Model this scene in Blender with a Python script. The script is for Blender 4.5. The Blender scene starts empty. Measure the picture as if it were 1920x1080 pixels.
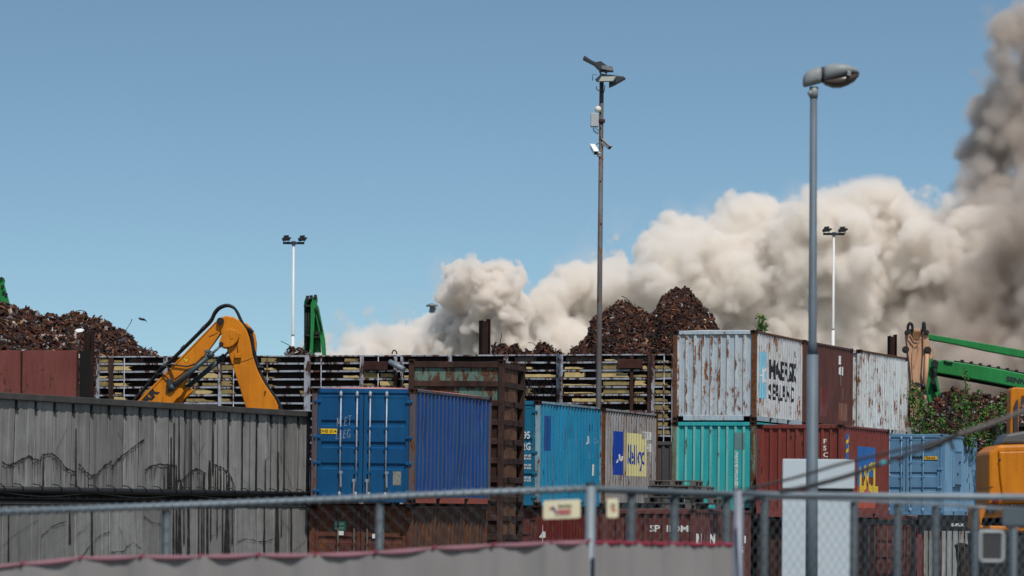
import bpy, bmesh, math, random
import numpy as np
from mathutils import Vector, Matrix

# ------------------------------------------------------------------ camera, sky, sun, exposure
S = bpy.context.scene
COL = S.collection
R = math.radians
F, CX, CY, ROLL, CAMZ = 6933.0, 960.0, 962.0, R(0.45), 2.45

cam = bpy.data.cameras.new('camera')
cam_ob = bpy.data.objects.new('camera', cam)
COL.objects.link(cam_ob)
cam.sensor_width = 36.0
cam.lens = F * 36.0 / 1920.0
cam.shift_y = (CY - 540.0) / 1920.0
cam.clip_start, cam.clip_end = 0.5, 6000.0
cr, sr = math.cos(ROLL), math.sin(ROLL)
cam_ob.matrix_world = Matrix(((cr, -sr, 0, 0), (0, 0, -1, 0), (sr, cr, 0, CAMZ), (0, 0, 0, 1)))
cam.dof.use_dof = True
cam.dof.focus_distance = 106.0
cam.dof.aperture_fstop = 3.4
S.camera = cam_ob

SUN_EL, SUN_AZ = R(55), R(162)          # azimuth clockwise from the view direction (+Y)
world = bpy.data.worlds.new('World')
S.world = world
world.use_nodes = True
wn, wl = world.node_tree.nodes, world.node_tree.links
sky = wn.new('ShaderNodeTexSky')
sky.sky_type = 'NISHITA'
sky.sun_disc = False
sky.sun_elevation = SUN_EL
sky.sun_rotation = SUN_AZ
sky.altitude = 0
sky.air_density = 1.0
sky.dust_density = 1.2
sky.ozone_density = 3.0
bg = wn['Background']
bg.inputs['Strength'].default_value = 0.115
geo = wn.new('ShaderNodeTexCoord')
mp = wn.new('ShaderNodeMapping')
mp.vector_type = 'POINT'
mp.inputs['Location'].default_value = (0, 0, 0.05)
mp.inputs['Scale'].default_value = (1, 1, 2.2)
wl.new(geo.outputs['Generated'], mp.inputs['Vector'])
wl.new(mp.outputs['Vector'], sky.inputs['Vector'])
grade = wn.new('ShaderNodeMix')
grade.data_type, grade.blend_type = 'RGBA', 'MULTIPLY'
grade.inputs[0].default_value = 1.0
grade.inputs[7].default_value = (0.97, 1.06, 0.94, 1)
wl.new(sky.outputs['Color'], grade.inputs[6])
wl.new(grade.outputs[2], bg.inputs['Color'])

sun = bpy.data.lights.new('sun', 'SUN')
sun.energy = 3.7
sun.angle = R(0.6)
sun.color = (1.0, 0.965, 0.92)
sun_ob = bpy.data.objects.new('sun', sun)
COL.objects.link(sun_ob)
sd = Vector((math.sin(SUN_AZ) * math.cos(SUN_EL), math.cos(SUN_AZ) * math.cos(SUN_EL), math.sin(SUN_EL)))
sun_ob.rotation_euler = sd.to_track_quat('Z', 'Y').to_euler()
sun_ob.location = (20, -30, 60)

S.view_settings.view_transform = 'Standard'
S.view_settings.look = 'None'
S.view_settings.exposure = 0.15
S.view_settings.gamma = 1.0
S.view_settings.use_curve_mapping = False
cy = S.cycles
cy.use_denoising = True
cy.denoiser = 'OPENIMAGEDENOISE'
cy.max_bounces = 20
cy.diffuse_bounces = 3
cy.glossy_bounces = 2
cy.transmission_bounces = 2
cy.volume_bounces = 12
cy.transparent_max_bounces = 20
cy.use_adaptive_sampling = True
cy.adaptive_threshold = 0.02


def P(px, py, Y):
    """The world point at depth Y seen at pixel (px, py) of the 1920 x 1080 photograph."""
    u, v = px - CX, CY - py
    return Vector(((cr * u - sr * v) / F * Y, Y, CAMZ + (sr * u + cr * v) / F * Y))

# ------------------------------------------------------------------ helpers
class MB:
    """Collects boxes, bars, tubes and sheets; build() links them as ONE mesh object."""

    def __init__(s):
        s.v, s.f, s.mi, s.sm = [], [], [], []
        s.tint = None

    def face(s, pts, mi=0, smooth=False):
        n = len(s.v)
        s.v.extend([tuple(p) for p in pts])
        s.f.append(tuple(range(n, n + len(pts))))
        s.mi.append(mi)
        s.sm.append(smooth)

    def raw(s, verts, faces, mi=0, smooth=False):
        n = len(s.v)
        s.v.extend([tuple(p) for p in verts])
        for f in faces:
            s.f.append(tuple(i + n for i in f))
            s.mi.append(mi)
            s.sm.append(smooth)

    def box(s, x0, x1, y0, y1, z0, z1, mi=0, M=None):
        vs = [Vector(p) for p in ((x0, y0, z0), (x1, y0, z0), (x1, y1, z0), (x0, y1, z0), (x0, y0, z1), (x1, y0, z1), (x1, y1, z1), (x0, y1, z1))]
        if M is not None:
            vs = [M @ p for p in vs]
        s.raw(vs, [(0, 3, 2, 1), (4, 5, 6, 7), (0, 1, 5, 4), (1, 2, 6, 5), (2, 3, 7, 6), (3, 0, 4, 7)], mi)

    def bbox(s, x0, x1, y0, y1, z0, z1, b=0.01, mi=0, M=None):
        """A box with chamfered edges."""
        bm = bmesh.new()
        bmesh.ops.create_cube(bm, size=1.0)
        for v in bm.verts:
            v.co = Vector((x0 + (v.co.x + 0.5) * (x1 - x0), y0 + (v.co.y + 0.5) * (y1 - y0), z0 + (v.co.z + 0.5) * (z1 - z0)))
        bmesh.ops.bevel(bm, geom=list(bm.edges), offset=b, segments=1, affect='EDGES', profile=0.5)
        s.bm(bm, mi, M)

    def bm(s, bm, mi=0, M=None, smooth=False):
        bm.verts.index_update()
        s.raw([(M @ v.co) if M is not None else v.co.copy() for v in bm.verts], [[v.index for v in f.verts] for f in bm.faces], mi, smooth)
        bm.free()

    def bar(s, a, b, w, h, up=(0, 0, 1), mi=0):
        """A rectangular bar from a to b: w across, h along up."""
        a, b = Vector(a), Vector(b)
        d = (b - a).normalized()
        upv = Vector(up)
        side = d.cross(upv)
        if side.length < 1e-4:
            side = d.cross(Vector((0, 1, 0)))
        side.normalize()
        u2 = side.cross(d).normalized()
        vs = []
        for p in (a, b):
            for (i, j) in ((-1, -1), (1, -1), (1, 1), (-1, 1)):
                vs.append(p + side * (i * w / 2) + u2 * (j * h / 2))
        s.raw(vs, [(0, 1, 2, 3), (7, 6, 5, 4), (0, 4, 5, 1), (1, 5, 6, 2), (2, 6, 7, 3), (3, 7, 4, 0)], mi)

    def tube(s, pts, r, n=8, mi=0, cap=True, smooth=True):
        pts = [Vector(p) for p in pts]
        rs = r if isinstance(r, (list, tuple)) else [r] * len(pts)
        base = len(s.v)
        up = Vector((0.123, 0.31, 0.94)).normalized()
        for i, p in enumerate(pts):
            a, b = pts[max(0, i - 1)], pts[min(len(pts) - 1, i + 1)]
            d = (b - a)
            d = d.normalized() if d.length > 1e-9 else Vector((0, 0, 1))
            e = d.cross(up)
            if e.length < 1e-3:
                e = d.cross(Vector((1, 0, 0)))
            e.normalize()
            g = d.cross(e)
            for k in range(n):
                t = 2 * math.pi * k / n
                s.v.append(tuple(p + (e * math.cos(t) + g * math.sin(t)) * rs[i]))
        for i in range(len(pts) - 1):
            for k in range(n):
                a, b = base + i * n + k, base + i * n + (k + 1) % n
                s.f.append((a, b, b + n, a + n))
                s.mi.append(mi)
                s.sm.append(smooth)
        if cap:
            s.f.append(tuple(base + k for k in range(n))[::-1])
            s.f.append(tuple(base + (len(pts) - 1) * n + k for k in range(n)))
            s.mi += [mi, mi]
            s.sm += [False, False]

    def prism(s, poly, a, b, axis='y', mi=0, M=None, bevel=0.0):
        """A 2D outline extruded from a to b; axis y: outline in (x, z)."""
        bm = bmesh.new()
        if axis == 'y':
            mk = lambda p, t: (p[0], t, p[1])
        elif axis == 'x':
            mk = lambda p, t: (t, p[0], p[1])
        else:
            mk = lambda p, t: (p[0], p[1], t)
        va = [bm.verts.new(mk(p, a)) for p in poly]
        vb = [bm.verts.new(mk(p, b)) for p in poly]
        n = len(poly)
        try:
            bm.faces.new(va[::-1])
            bm.faces.new(vb)
        except ValueError:
            pass
        for i in range(n):
            bm.faces.new((va[i], va[(i + 1) % n], vb[(i + 1) % n], vb[i]))
        bmesh.ops.recalc_face_normals(bm, faces=bm.faces)
        if bevel:
            ed = [e for e in bm.edges if (e.verts[0] in va) == (e.verts[1] in va)]
            bmesh.ops.bevel(bm, geom=ed, offset=bevel, segments=2, affect='EDGES', profile=0.5)
        s.bm(bm, mi, M)

    def disc(s, c, r, normal, thick, n=20, mi=0):
        c, d = Vector(c), Vector(normal).normalized()
        s.tube([c, c + d * thick], r, n, mi, True, True)

    def ball(s, c, r, mi=0, seg=14, ring=8, sc=(1, 1, 1)):
        bm = bmesh.new()
        bmesh.ops.create_uvsphere(bm, u_segments=seg, v_segments=ring, radius=r)
        for v in bm.verts:
            v.co = Vector((v.co.x * sc[0], v.co.y * sc[1], v.co.z * sc[2])) + Vector(c)
        s.bm(bm, mi, None, True)

    def build(s, name, mats, parent=None, label=None, kind=None):
        me = bpy.data.meshes.new(name)
        me.from_pydata(s.v, [], s.f)
        mats = mats if isinstance(mats, (list, tuple)) else [mats]
        for m in mats:
            me.materials.append(m)
        if any(s.mi):
            me.polygons.foreach_set('material_index', s.mi)
        me.polygons.foreach_set('use_smooth', s.sm)
        if s.tint is not None:
            ca = me.color_attributes.new('tint', 'FLOAT_COLOR', 'POINT')
            ca.data.foreach_set('color', np.asarray(s.tint, np.float32).ravel())
        me.update()
        ob = bpy.data.objects.new(name, me)
        COL.objects.link(ob)
        if parent is not None:
            ob.parent = parent
        if label:
            ob['label'] = label
        if kind:
            ob['kind'] = kind
        return ob


def tag(o, label, cat, group=None, kind=None):
    o['label'] = label
    o['category'] = cat
    if group:
        o['group'] = group
    if kind:
        o['kind'] = kind
    return o


def thing(name, label, cat, loc=(0, 0, 0), rot=(0, 0, 0), group=None, kind=None):
    o = bpy.data.objects.new(name, None)
    o.empty_display_size = 0.3
    COL.objects.link(o)
    o.location = loc
    o.rotation_euler = rot
    return tag(o, label, cat, group, kind)


def copy_tree(o, parent=None):
    c = o.copy()
    COL.objects.link(c)
    if parent is not None:
        c.parent = parent
    for ch in [k for k in COL.objects if k.parent == o]:
        copy_tree(ch, c)
    return c


# ------------------------------------------------------------------ materials
class NT:
    def __init__(s, name):
        s.m = bpy.data.materials.new(name)
        s.m.use_nodes = True
        s.nt = s.m.node_tree
        s.N, s.L = s.nt.nodes, s.nt.links
        s.bsdf = s.N['Principled BSDF']

    def n(s, t, **kw):
        o = s.N.new(t)
        for k, v in kw.items():
            setattr(o, k, v)
        return o

    def put(s, v, sock):
        if hasattr(v, 'is_output') or isinstance(v, bpy.types.NodeSocket):
            s.L.new(v, sock)
        elif isinstance(v, (tuple, list)) and len(v) == 3 and len(sock.default_value) == 4:
            sock.default_value = (*v, 1)
        else:
            sock.default_value = v

    def coord(s, scale=(1, 1, 1), offset=(0, 0, 0), kind='Object'):
        c = s.n('ShaderNodeTexCoord')
        m = s.n('ShaderNodeMapping')
        m.inputs['Scale'].default_value = scale
        m.inputs['Location'].default_value = offset
        s.L.new(c.outputs[kind], m.inputs['Vector'])
        return m.outputs[0]

    def noise(s, vec, scale, detail=4, rough=0.55, dist=0.0):
        o = s.n('ShaderNodeTexNoise')
        s.L.new(vec, o.inputs['Vector'])
        o.inputs['Scale'].default_value = scale
        o.inputs['Detail'].default_value = detail
        o.inputs['Roughness'].default_value = rough
        o.inputs['Distortion'].default_value = dist
        return o.outputs['Fac']

    def ramp(s, v, a, b, c0=(0, 0, 0), c1=(1, 1, 1), mid=None):
        o = s.n('ShaderNodeValToRGB')
        s.L.new(v, o.inputs[0])
        e = o.color_ramp.elements
        e[0].position, e[1].position = a, b
        e[0].color, e[1].color = (*c0, 1), (*c1, 1)
        if mid:
            q = e.new(mid[0])
            q.color = (*mid[1], 1)
        return o.outputs[0]

    def math(s, op, a, b=0.0, clamp=False):
        o = s.n('ShaderNodeMath', operation=op, use_clamp=clamp)
        s.put(a, o.inputs[0])
        s.put(b, o.inputs[1])
        return o.outputs[0]

    def mix(s, fac, a, b, blend='MIX'):
        o = s.n('ShaderNodeMix', data_type='RGBA', blend_type=blend)
        s.put(fac, o.inputs[0])
        s.put(a, o.inputs[6])
        s.put(b, o.inputs[7])
        return o.outputs[2]

    def bump(s, h, strength, dist=0.01):
        o = s.n('ShaderNodeBump')
        o.inputs['Strength'].default_value = strength
        o.inputs['Distance'].default_value = dist
        s.L.new(h, o.inputs['Height'])
        s.L.new(o.outputs[0], s.bsdf.inputs['Normal'])

    def out(s, col, rough=0.6, metal=0.0, spec=0.3):
        s.put(col, s.bsdf.inputs['Base Color'])
        s.put(rough, s.bsdf.inputs['Roughness'])
        s.put(metal, s.bsdf.inputs['Metallic'])
        s.bsdf.inputs['Specular IOR Level'].default_value = spec
        return s.m


_seed = [0.0]


def paint(name, base, fade=None, rust=0.3, streak=0.35, dirt=0.35, rough=0.6, rustcol=((0.035, 0.012, 0.006), (0.17, 0.062, 0.022)), size=1.0, spec=0.25):
    """Weathered paint: faded patches, dirt runs, rust patches and rust runs."""
    _seed[0] += 3.7
    t = NT(name)
    off = (_seed[0], _seed[0] * 1.3, _seed[0] * 0.7)
    v = t.coord((1, 1, 1), off)
    run = t.coord((1, 1, 0.09), off)
    fade = fade or tuple(min(1, c * 0.75 + 0.06) for c in base)
    c = t.mix(t.ramp(t.noise(v, 0.8 * size, 5, 0.6), 0.38, 0.66), base, fade)
    dn = t.ramp(t.noise(run, 7.0 * size, 5, 0.6), 0.42, 0.75)
    c = t.mix(t.math('MULTIPLY', dn, dirt), c, t.mix(1.0, c, (0.35, 0.33, 0.31), 'MULTIPLY'))
    fine = t.noise(v, 24 * size, 4, 0.6)
    c = t.mix(t.math('MULTIPLY', t.ramp(fine, 0.35, 0.7), 0.25), c, t.mix(1.0, c, (0.55, 0.53, 0.5), 'MULTIPLY'))
    big = t.noise(v, 0.9 * size, 2, 0.5)
    patch = t.noise(t.coord((1, 1, 0.5), off), 5.5 * size, 9, 0.68, 0.4)
    runs = t.noise(run, 10.0 * size, 6, 0.65)
    k = t.math('ADD', t.math('MULTIPLY', patch, 0.56), t.math('MULTIPLY', big, 0.24))
    k = t.math('ADD', k, t.math('MULTIPLY', runs, 0.20 + 0.25 * streak))
    mean = 0.5 * (1.0 + 0.25 * streak)
    th = mean + 0.165 - 0.26 * rust
    mask = t.ramp(k, th, th + 0.035)
    rc = t.ramp(t.noise(v, 17 * size, 5, 0.65), 0.33, 0.68, rustcol[0], rustcol[1])
    halo = t.math('MULTIPLY', t.ramp(k, th - 0.07, th + 0.01), 0.5 * min(1, rust * 2))
    c = t.mix(halo, c, t.mix(0.5, c, (0.16, 0.075, 0.035)))
    c = t.mix(mask, c, rc)
    r = t.math('ADD', t.math('MULTIPLY', mask, 0.9 - rough), rough, True)
    t.bump(t.math('ADD', t.math('MULTIPLY', mask, -0.6), t.math('MULTIPLY', fine, 0.25)), 0.25, 0.006)
    return t.out(c, r, 0.0, spec)


def rusty(name, dark=(0.022, 0.010, 0.007), mid=(0.065, 0.026, 0.014), light=(0.15, 0.062, 0.03), size=1.0):
    _seed[0] += 2.9
    t = NT(name)
    off = (_seed[0], _seed[0] * 0.6, _seed[0] * 1.7)
    v = t.coord((1, 1, 0.7), off)
    a = t.noise(v, 2.2 * size, 9, 0.68, 0.5)
    c = t.ramp(a, 0.3, 0.72, dark, light, (0.5, mid))
    s = t.ramp(t.noise(t.coord((1, 1, 0.08), off), 8 * size, 4, 0.6), 0.45, 0.75)
    c = t.mix(t.math('MULTIPLY', s, 0.5), c, dark)
    t.bump(t.noise(v, 30 * size, 4), 0.3, 0.008)
    return t.out(c, 0.85, 0.0, 0.2)


def plain(name, col, rough=0.6, metal=0.0, var=0.25, size=3.0, spec=0.3):
    _seed[0] += 1.9
    t = NT(name)
    v = t.coord((1, 1, 0.5), (_seed[0], 0, _seed[0]))
    n = t.noise(v, size, 6, 0.6)
    c = t.mix(t.math('MULTIPLY', t.ramp(n, 0.35, 0.7), var * 2, True), col, tuple(x * 0.55 for x in col))
    return t.out(c, rough, metal, spec)


def tinted(name, rough=0.8):
    """Colour comes from each piece's own tint."""
    t = NT(name)
    a = t.n('ShaderNodeAttribute', attribute_name='tint')
    n = t.noise(t.coord(), 25, 3)
    c = t.mix(t.math('MULTIPLY', n, 0.6), a.outputs['Color'], t.mix(1.0, a.outputs['Color'], (0.4, 0.36, 0.34), 'MULTIPLY'))
    return t.out(c, rough, 0.0, 0.25)


M = {}
M['black'] = plain('black_steel', (0.012, 0.012, 0.013), 0.5)
M['dark'] = plain('dark_steel', (0.03, 0.03, 0.032), 0.55)
M['hole'] = plain('dark_hollow', (0.006, 0.005, 0.005), 0.9)
M['galv'] = plain('galvanised_steel', (0.19, 0.225, 0.25), 0.55, 0.25, 0.3, 5)
M['galv_dark'] = plain('dull_galvanised_steel', (0.075, 0.095, 0.108), 0.6, 0.15, 0.35, 5)
M['rust'] = rusty('rusted_steel', (0.016, 0.009, 0.008), (0.040, 0.020, 0.016), (0.080, 0.040, 0.029))
M['rust_dark'] = rusty('dark_rusted_steel', (0.012, 0.006, 0.005), (0.026, 0.011, 0.008), (0.05, 0.02, 0.012))
M['casting'] = rusty('casting_rust', (0.012, 0.007, 0.006), (0.03, 0.014, 0.01), (0.08, 0.035, 0.02))
M['white_ink'] = plain('white_lettering', (0.62, 0.62, 0.6), 0.7, 0, 0.25, 9)
M['black_ink'] = plain('black_lettering', (0.012, 0.013, 0.016), 0.7, 0, 0.1, 9)
M['yellow_label'] = plain('yellow_label', (0.72, 0.47, 0.015), 0.6, 0, 0.15)


# ------------------------------------------------------------------ writing: font outlines turned into flat mesh pieces
_fonts = {}


def text_flat(txt, height, sx=1.0, bold=0.0, align='LEFT', res=2):
    """(verts2d, faces) of a line of text, letter height in metres, baseline at 0."""
    key = (txt, height, sx, bold, align)
    if key in _fonts:
        return _fonts[key]
    cu = bpy.data.curves.new('lettering', 'FONT')
    cu.body = txt
    cu.size = height / 0.72
    cu.offset = bold
    cu.align_x = align
    cu.resolution_u = res
    ob = bpy.data.objects.new('lettering', cu)
    COL.objects.link(ob)
    dg = bpy.context.evaluated_depsgraph_get()
    me = bpy.data.meshes.new_from_object(ob.evaluated_get(dg))
    vs = [(v.co.x * sx, v.co.y) for v in me.vertices]
    fs = [tuple(p.vertices) for p in me.polygons]
    bpy.data.objects.remove(ob)
    bpy.data.curves.remove(cu)
    bpy.data.meshes.remove(me)
    _fonts[key] = (vs, fs)
    return vs, fs


def rect_flat(w, h, cols=1):
    vs, fs = [], []
    for i in range(cols + 1):
        vs += [(w * i / cols, 0.0), (w * i / cols, h)]
    for i in range(cols):
        fs.append((2 * i, 2 * i + 2, 2 * i + 3, 2 * i + 1))
    return vs, fs


def wrap(flat, u0, w0, fn, cuts=(), rot=0.0):
    """Lay a flat shape on a surface: fn(u, w) gives the 3D point; cuts are the u at which the surface folds."""
    bm = bmesh.new()
    c, s_ = math.cos(rot), math.sin(rot)
    vv = [bm.verts.new((u0 + x * c - y * s_, w0 + x * s_ + y * c, 0)) for x, y in flat[0]]
    for f in flat[1]:
        try:
            bm.faces.new([vv[i] for i in f])
        except ValueError:
            pass
    if cuts:
        lo, hi = min(v.co.x for v in bm.verts), max(v.co.x for v in bm.verts)
        for k in cuts:
            if lo < k < hi:
                bmesh.ops.bisect_plane(bm, geom=list(bm.verts) + list(bm.edges) + list(bm.faces), plane_co=(k, 0, 0), plane_no=(1, 0, 0))
    for v in bm.verts:
        v.co = Vector(fn(v.co.x, v.co.y))
    bmesh.ops.triangulate(bm, faces=bm.faces)
    return bm


class Plane:
    """A vertical plane through two pixels at given depths; turns pixels into (along, height)."""

    def __init__(s, pxa, ya, pxb, yb):
        a, b = P(pxa, CY, ya), P(pxb, CY, yb)
        s.o = Vector((a.x, a.y, 0))
        d = Vector((b.x - a.x, b.y - a.y, 0))
        s.len = d.length
        s.d = d.normalized()
        s.n = Vector((s.d.y, -s.d.x, 0))       # towards the camera
        s.rot = math.atan2(s.d.y, s.d.x)

    def uz(s, px, py):
        e = Vector((0, 0, CAMZ))
        r = P(px, py, 1.0) - e
        t = (s.o - e).dot(s.n) / r.dot(s.n)
        p = e + r * t
        return (p - s.o).dot(s.d), p.z

    def u(s, px, py=900):
        return s.uz(px, py)[0]


# ------------------------------------------------------------------ the ground
def build_ground():
    t = NT('yard_ground')
    v = t.coord()
    c = t.mix(t.ramp(t.noise(v, 0.35, 8, 0.65), 0.35, 0.7), (0.085, 0.078, 0.068), (0.15, 0.14, 0.125))
    t.bump(t.noise(v, 12, 5), 0.4, 0.02)
    m = t.out(c, 0.95)
    xs = [-3000, -900, -300, -120, -60, -40, -30, -20, -10, 0, 10, 20, 30, 40, 60, 120, 300, 900, 3000]
    ys = [-300, -100, -30, 0, 10, 20, 30, 40, 44, 48, 52, 56, 60, 70, 85, 100, 120, 150, 220, 400, 900, 2200, 5000]
    b = MB()
    h = lambda y: 0.75 if y < 44 else (-0.14 if y > 56 else 0.75 + (-0.89) * (0.5 - 0.5 * math.cos(math.pi * (y - 44) / 12)))
    b.v = [(x, y, h(y)) for y in ys for x in xs]
    n = len(xs)
    for j in range(len(ys) - 1):
        for i in range(n - 1):
            b.f.append((j * n + i, j * n + i + 1, (j + 1) * n + i + 1, (j + 1) * n + i))
            b.mi.append(0)
            b.sm.append(True)
    b.build('ground', m, None, None, 'structure')


build_ground()
# ------------------------------------------------------------------ shipping containers
CW, CL, CH = 2.438, 6.058, 2.591
orust = ((0.06, 0.02, 0.009), (0.26, 0.095, 0.030))


class Corr:
    """Trapezoid corrugation along u: depth(u) is how far the sheet lies behind its outer faces."""

    def __init__(s, u0, u1, pitch, depth, fr=(0.26, 0.24, 0.26)):
        n = max(1, round((u1 - u0) / pitch))
        p = (u1 - u0) / n
        pts = [(u0, 0.0)]
        for i in range(n):
            a = u0 + i * p
            o, sl, inn = fr[0] * p, fr[1] * p, fr[2] * p
            pts += [(a + o, 0.0), (a + o + sl, depth), (a + o + sl + inn, depth), (a + p, 0.0)]
        s.pts = pts
        s.us = [q[0] for q in pts]
        s.ds = [q[1] for q in pts]

    def depth(s, u):
        return float(np.interp(u, s.us, s.ds))


def dent_fn(seed, n, u0, u1, z0, z1, amp):
    rr = random.Random(seed)
    ds = [(rr.uniform(u0, u1), rr.uniform(z0, z1), rr.uniform(0.15, 0.5), rr.uniform(0.2, 0.6), rr.uniform(-amp, amp * 0.4)) for _ in range(n)]
    return lambda u, z: sum(a * math.exp(-((u - cu) / ru) ** 2 - ((z - cz) / rz) ** 2) for cu, cz, ru, rz, a in ds)


def corr_sheet(corr, z0, z1, fn, dent=None, rows=9, ridge=False):
    """fn(u, depth, z) -> point; the outer skin of a corrugated wall."""
    b = MB()
    zs = [z0 + (z1 - z0) * k / rows for k in range(rows + 1)]
    n = len(corr.pts)
    for z in zs:
        for (u, d) in corr.pts:
            b.v.append(tuple(fn(u, d - (dent(u, z) if dent else 0), z)))
    for j in range(rows):
        for i in range(n - 1):
            b.f.append((j * n + i, j * n + i + 1, (j + 1) * n + i + 1, (j + 1) * n + i))
            b.mi.append(1 if ridge and i % 4 == 0 else 0)
            b.sm.append(False)
    return b


def casting_mesh(M4):
    """A corner casting with its oval holes sunk in."""
    bm = bmesh.new()
    bmesh.ops.create_cube(bm, size=1.0)
    for v in bm.verts:
        v.co = Vector((v.co.x * 0.165, v.co.y * 0.18, v.co.z * 0.12))
    fs = [f for f in bm.faces if abs(f.normal.z) < 0.5]
    r = bmesh.ops.inset_individual(bm, faces=fs, thickness=0.034, depth=0.0)
    bmesh.ops.inset_individual(bm, faces=fs, thickness=0.001, depth=-0.06)
    b = MB()
    b.bm(bm, 0, M4)
    return b


class Box:
    """One shipping container. Local x across, y along (0 = the end that faces the camera), z up."""

    def __init__(s, label, px, Y, yaw, z0, mats, H=CH, L=CL, roll=0.0, group='stacked shipping containers', side_pitch=0.285, end='wall', dents=(0, 0.0), roofbow=0.03, seed=1):
        p = P(px, CY, Y)
        s.H, s.L, s.m = H, L, mats
        e = Matrix.Translation((p.x, p.y, z0)) @ Matrix.Rotation(-yaw, 4, 'Z') @ Matrix.Rotation(roll, 4, 'Y')
        s.t = thing('shipping_container', label, 'shipping container', (0, 0, 0), (0, 0, 0), group)
        s.t.matrix_world = e @ Matrix.Translation((-CW / 2, 0, 0))
        w, t = CW / 2, s.t
        fr, wall = mats['frame'], mats['wall']
        # frame
        for (sx, y) in ((1, 0), (-1, 0), (1, 1), (-1, 1)):
            b = MB()
            if y == 0:
                b.bbox(sx * w - sx * 0.13 if sx > 0 else -w, w if sx > 0 else -w + 0.13, 0.004, 0.15, 0.118, H - 0.118, 0.012)
            else:
                b.bbox(w - 0.13 if sx > 0 else -w, w if sx > 0 else -w + 0.13, L - 0.15, L - 0.004, 0.118, H - 0.118, 0.012)
            b.build('corner_post', mats.get('post', fr), t)
            for z in (0.06, H - 0.06):
                M4 = Matrix.Translation((sx * (w - 0.0795), 0.088 if y == 0 else L - 0.088, z))
                casting_mesh(M4).build('corner_casting', mats.get('casting', M['casting']), t)
        for sx in (1, -1):
            b = MB()
            x0, x1 = (w - 0.062, w - 0.006) if sx > 0 else (-w + 0.006, -w + 0.062)
            b.bbox(x0, x1, 0.18, L - 0.18, H - 0.075, H - 0.012, 0.006)
            b.build('top_rail', mats.get('rail', fr), t)
            b = MB()
            cuts = [0.18, 1.75, 2.11, 3.95, 4.31, L - 0.18]
            x0, x1 = (w - 0.055, w - 0.01) if sx > 0 else (-w + 0.01, -w + 0.055)
            for k in range(0, 6, 2):
                b.box(x0, x1, cuts[k], cuts[k + 1], 0.03, 0.165)
            b.box(x0, x1, 1.75, 2.11, 0.145, 0.165)
            b.box(x0, x1, 3.95, 4.31, 0.145, 0.165)
            b.build('bottom_rail', mats.get('sill', fr), t)
        b = MB()
        b.box(-w + 0.06, w - 0.06, 0.2, L - 0.2, 0.06, 0.15)
        b.build('floor_frame', M['hole'], t)
        # roof, slightly bowed
        b = MB()
        nx, ny = 10, 12
        for j in range(ny + 1):
            for i in range(nx + 1):
                a, c = i / nx, j / ny
                z = H - 0.012 + roofbow * (1 - (2 * a - 1) ** 4) * (1 - (2 * c - 1) ** 8) + 0.012 * math.sin(9 * a + seed) * math.sin(7 * c + 2 * seed) * (1 - abs(2 * a - 1))
                b.v.append((-w + 0.03 + a * (2 * w - 0.06), 0.05 + c * (L - 0.1), z))
        for j in range(ny):
            for i in range(nx):
                k = j * (nx + 1) + i
                b.f.append((k, k + 1, k + nx + 2, k + nx + 1))
                b.mi.append(0)
                b.sm.append(True)
        b.build('roof', mats.get('roof', wall), t)
        # long walls
        s.side = Corr(0.15, L - 0.15, side_pitch, 0.036, (0.27, 0.23, 0.27))
        s.sdent = dent_fn(seed, dents[0], 0.5, L - 0.5, 0.3, H - 0.3, dents[1]) if dents[0] else (lambda u, z: 0.0)
        corr_sheet(s.side, 0.165, H - 0.075, lambda u, d, z: (w - 0.02 - d, u, z), s.sdent, 9, 'side_ridge' in mats).build('side_wall', [mats.get('side', wall)] + ([mats['side_ridge']] if 'side_ridge' in mats else []), t)
        corr_sheet(s.side, 0.165, H - 0.075, lambda u, d, z: (-w + 0.02 + d, L - u, z), None, 1).build('side_wall', mats.get('side', wall), t)
        b = MB()
        b.box(-w + 0.13, w - 0.13, L - 0.08, L - 0.05, 0.03, H - 0.03)
        b.build('end_wall', wall, t)
        s.front(end)

    # ---- the end that faces the camera
    def front(s, end):
        w, H, t, m = CW / 2, s.H, s.t, s.m
        fr = m['frame']
        b = MB()
        b.bbox(-w + 0.17, w - 0.17, 0.012, 0.11, H - 0.118, H - 0.012, 0.008)
        b.build('end_top_rail', m.get('header', fr), t)
        b = MB()
        if end == 'wall':
            b.bbox(-w + 0.32, w - 0.36, 0.012, 0.10, 0.03, 0.165, 0.006)
            b.box(-w + 0.17, w - 0.17, 0.03, 0.10, 0.15, 0.185)
        else:
            b.bbox(-w + 0.17, w - 0.17, 0.012, 0.11, 0.03, 0.14, 0.008)
        b.build('end_bottom_rail', m.get('end_sill', fr), t)
        if end == 'wall':
            s.endc = Corr(-w + 0.13, w - 0.13, 0.243, 0.045, (0.25, 0.13, 0.46))
            corr_sheet(s.endc, 0.185, H - 0.118, lambda u, d, z: (u, 0.03 + d, z), None, 4, 'end_ridge' in m).build('end_wall', [m['wall']] + ([m['end_ridge']] if 'end_ridge' in m else []), t)
            return
        dm = m.get('door', m['wall'])
        zb, zt = 0.145, H - 0.125
        for sx in (-1, 1):
            x0, x1 = (-w + 0.135, -0.012) if sx < 0 else (0.012, w - 0.135)
            n = 4 if end == 'doors' else 3
            zs = [zb]
            lo, hi = zb + 0.36, zt - 0.34
            gro = []
            for k in range(n - 0):
                gz = lo + (hi - lo) * (k + 0.0) / max(1, n - 1) if n > 1 else lo
                gro.append(gz)
            if end == 'doors':
                gro = [zb + 0.62, zb + 1.10, zb + 1.58]
            prof = [(0.045, zb)]
            for gz in gro:
                prof += [(0.045, gz), (0.085, gz + 0.022), (0.085, gz + 0.135), (0.048, gz + 0.142)]
            prof += [(0.045, zt)]
            b = MB()
            xi0, xi1 = x0 + 0.085, x1 - 0.085
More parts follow.
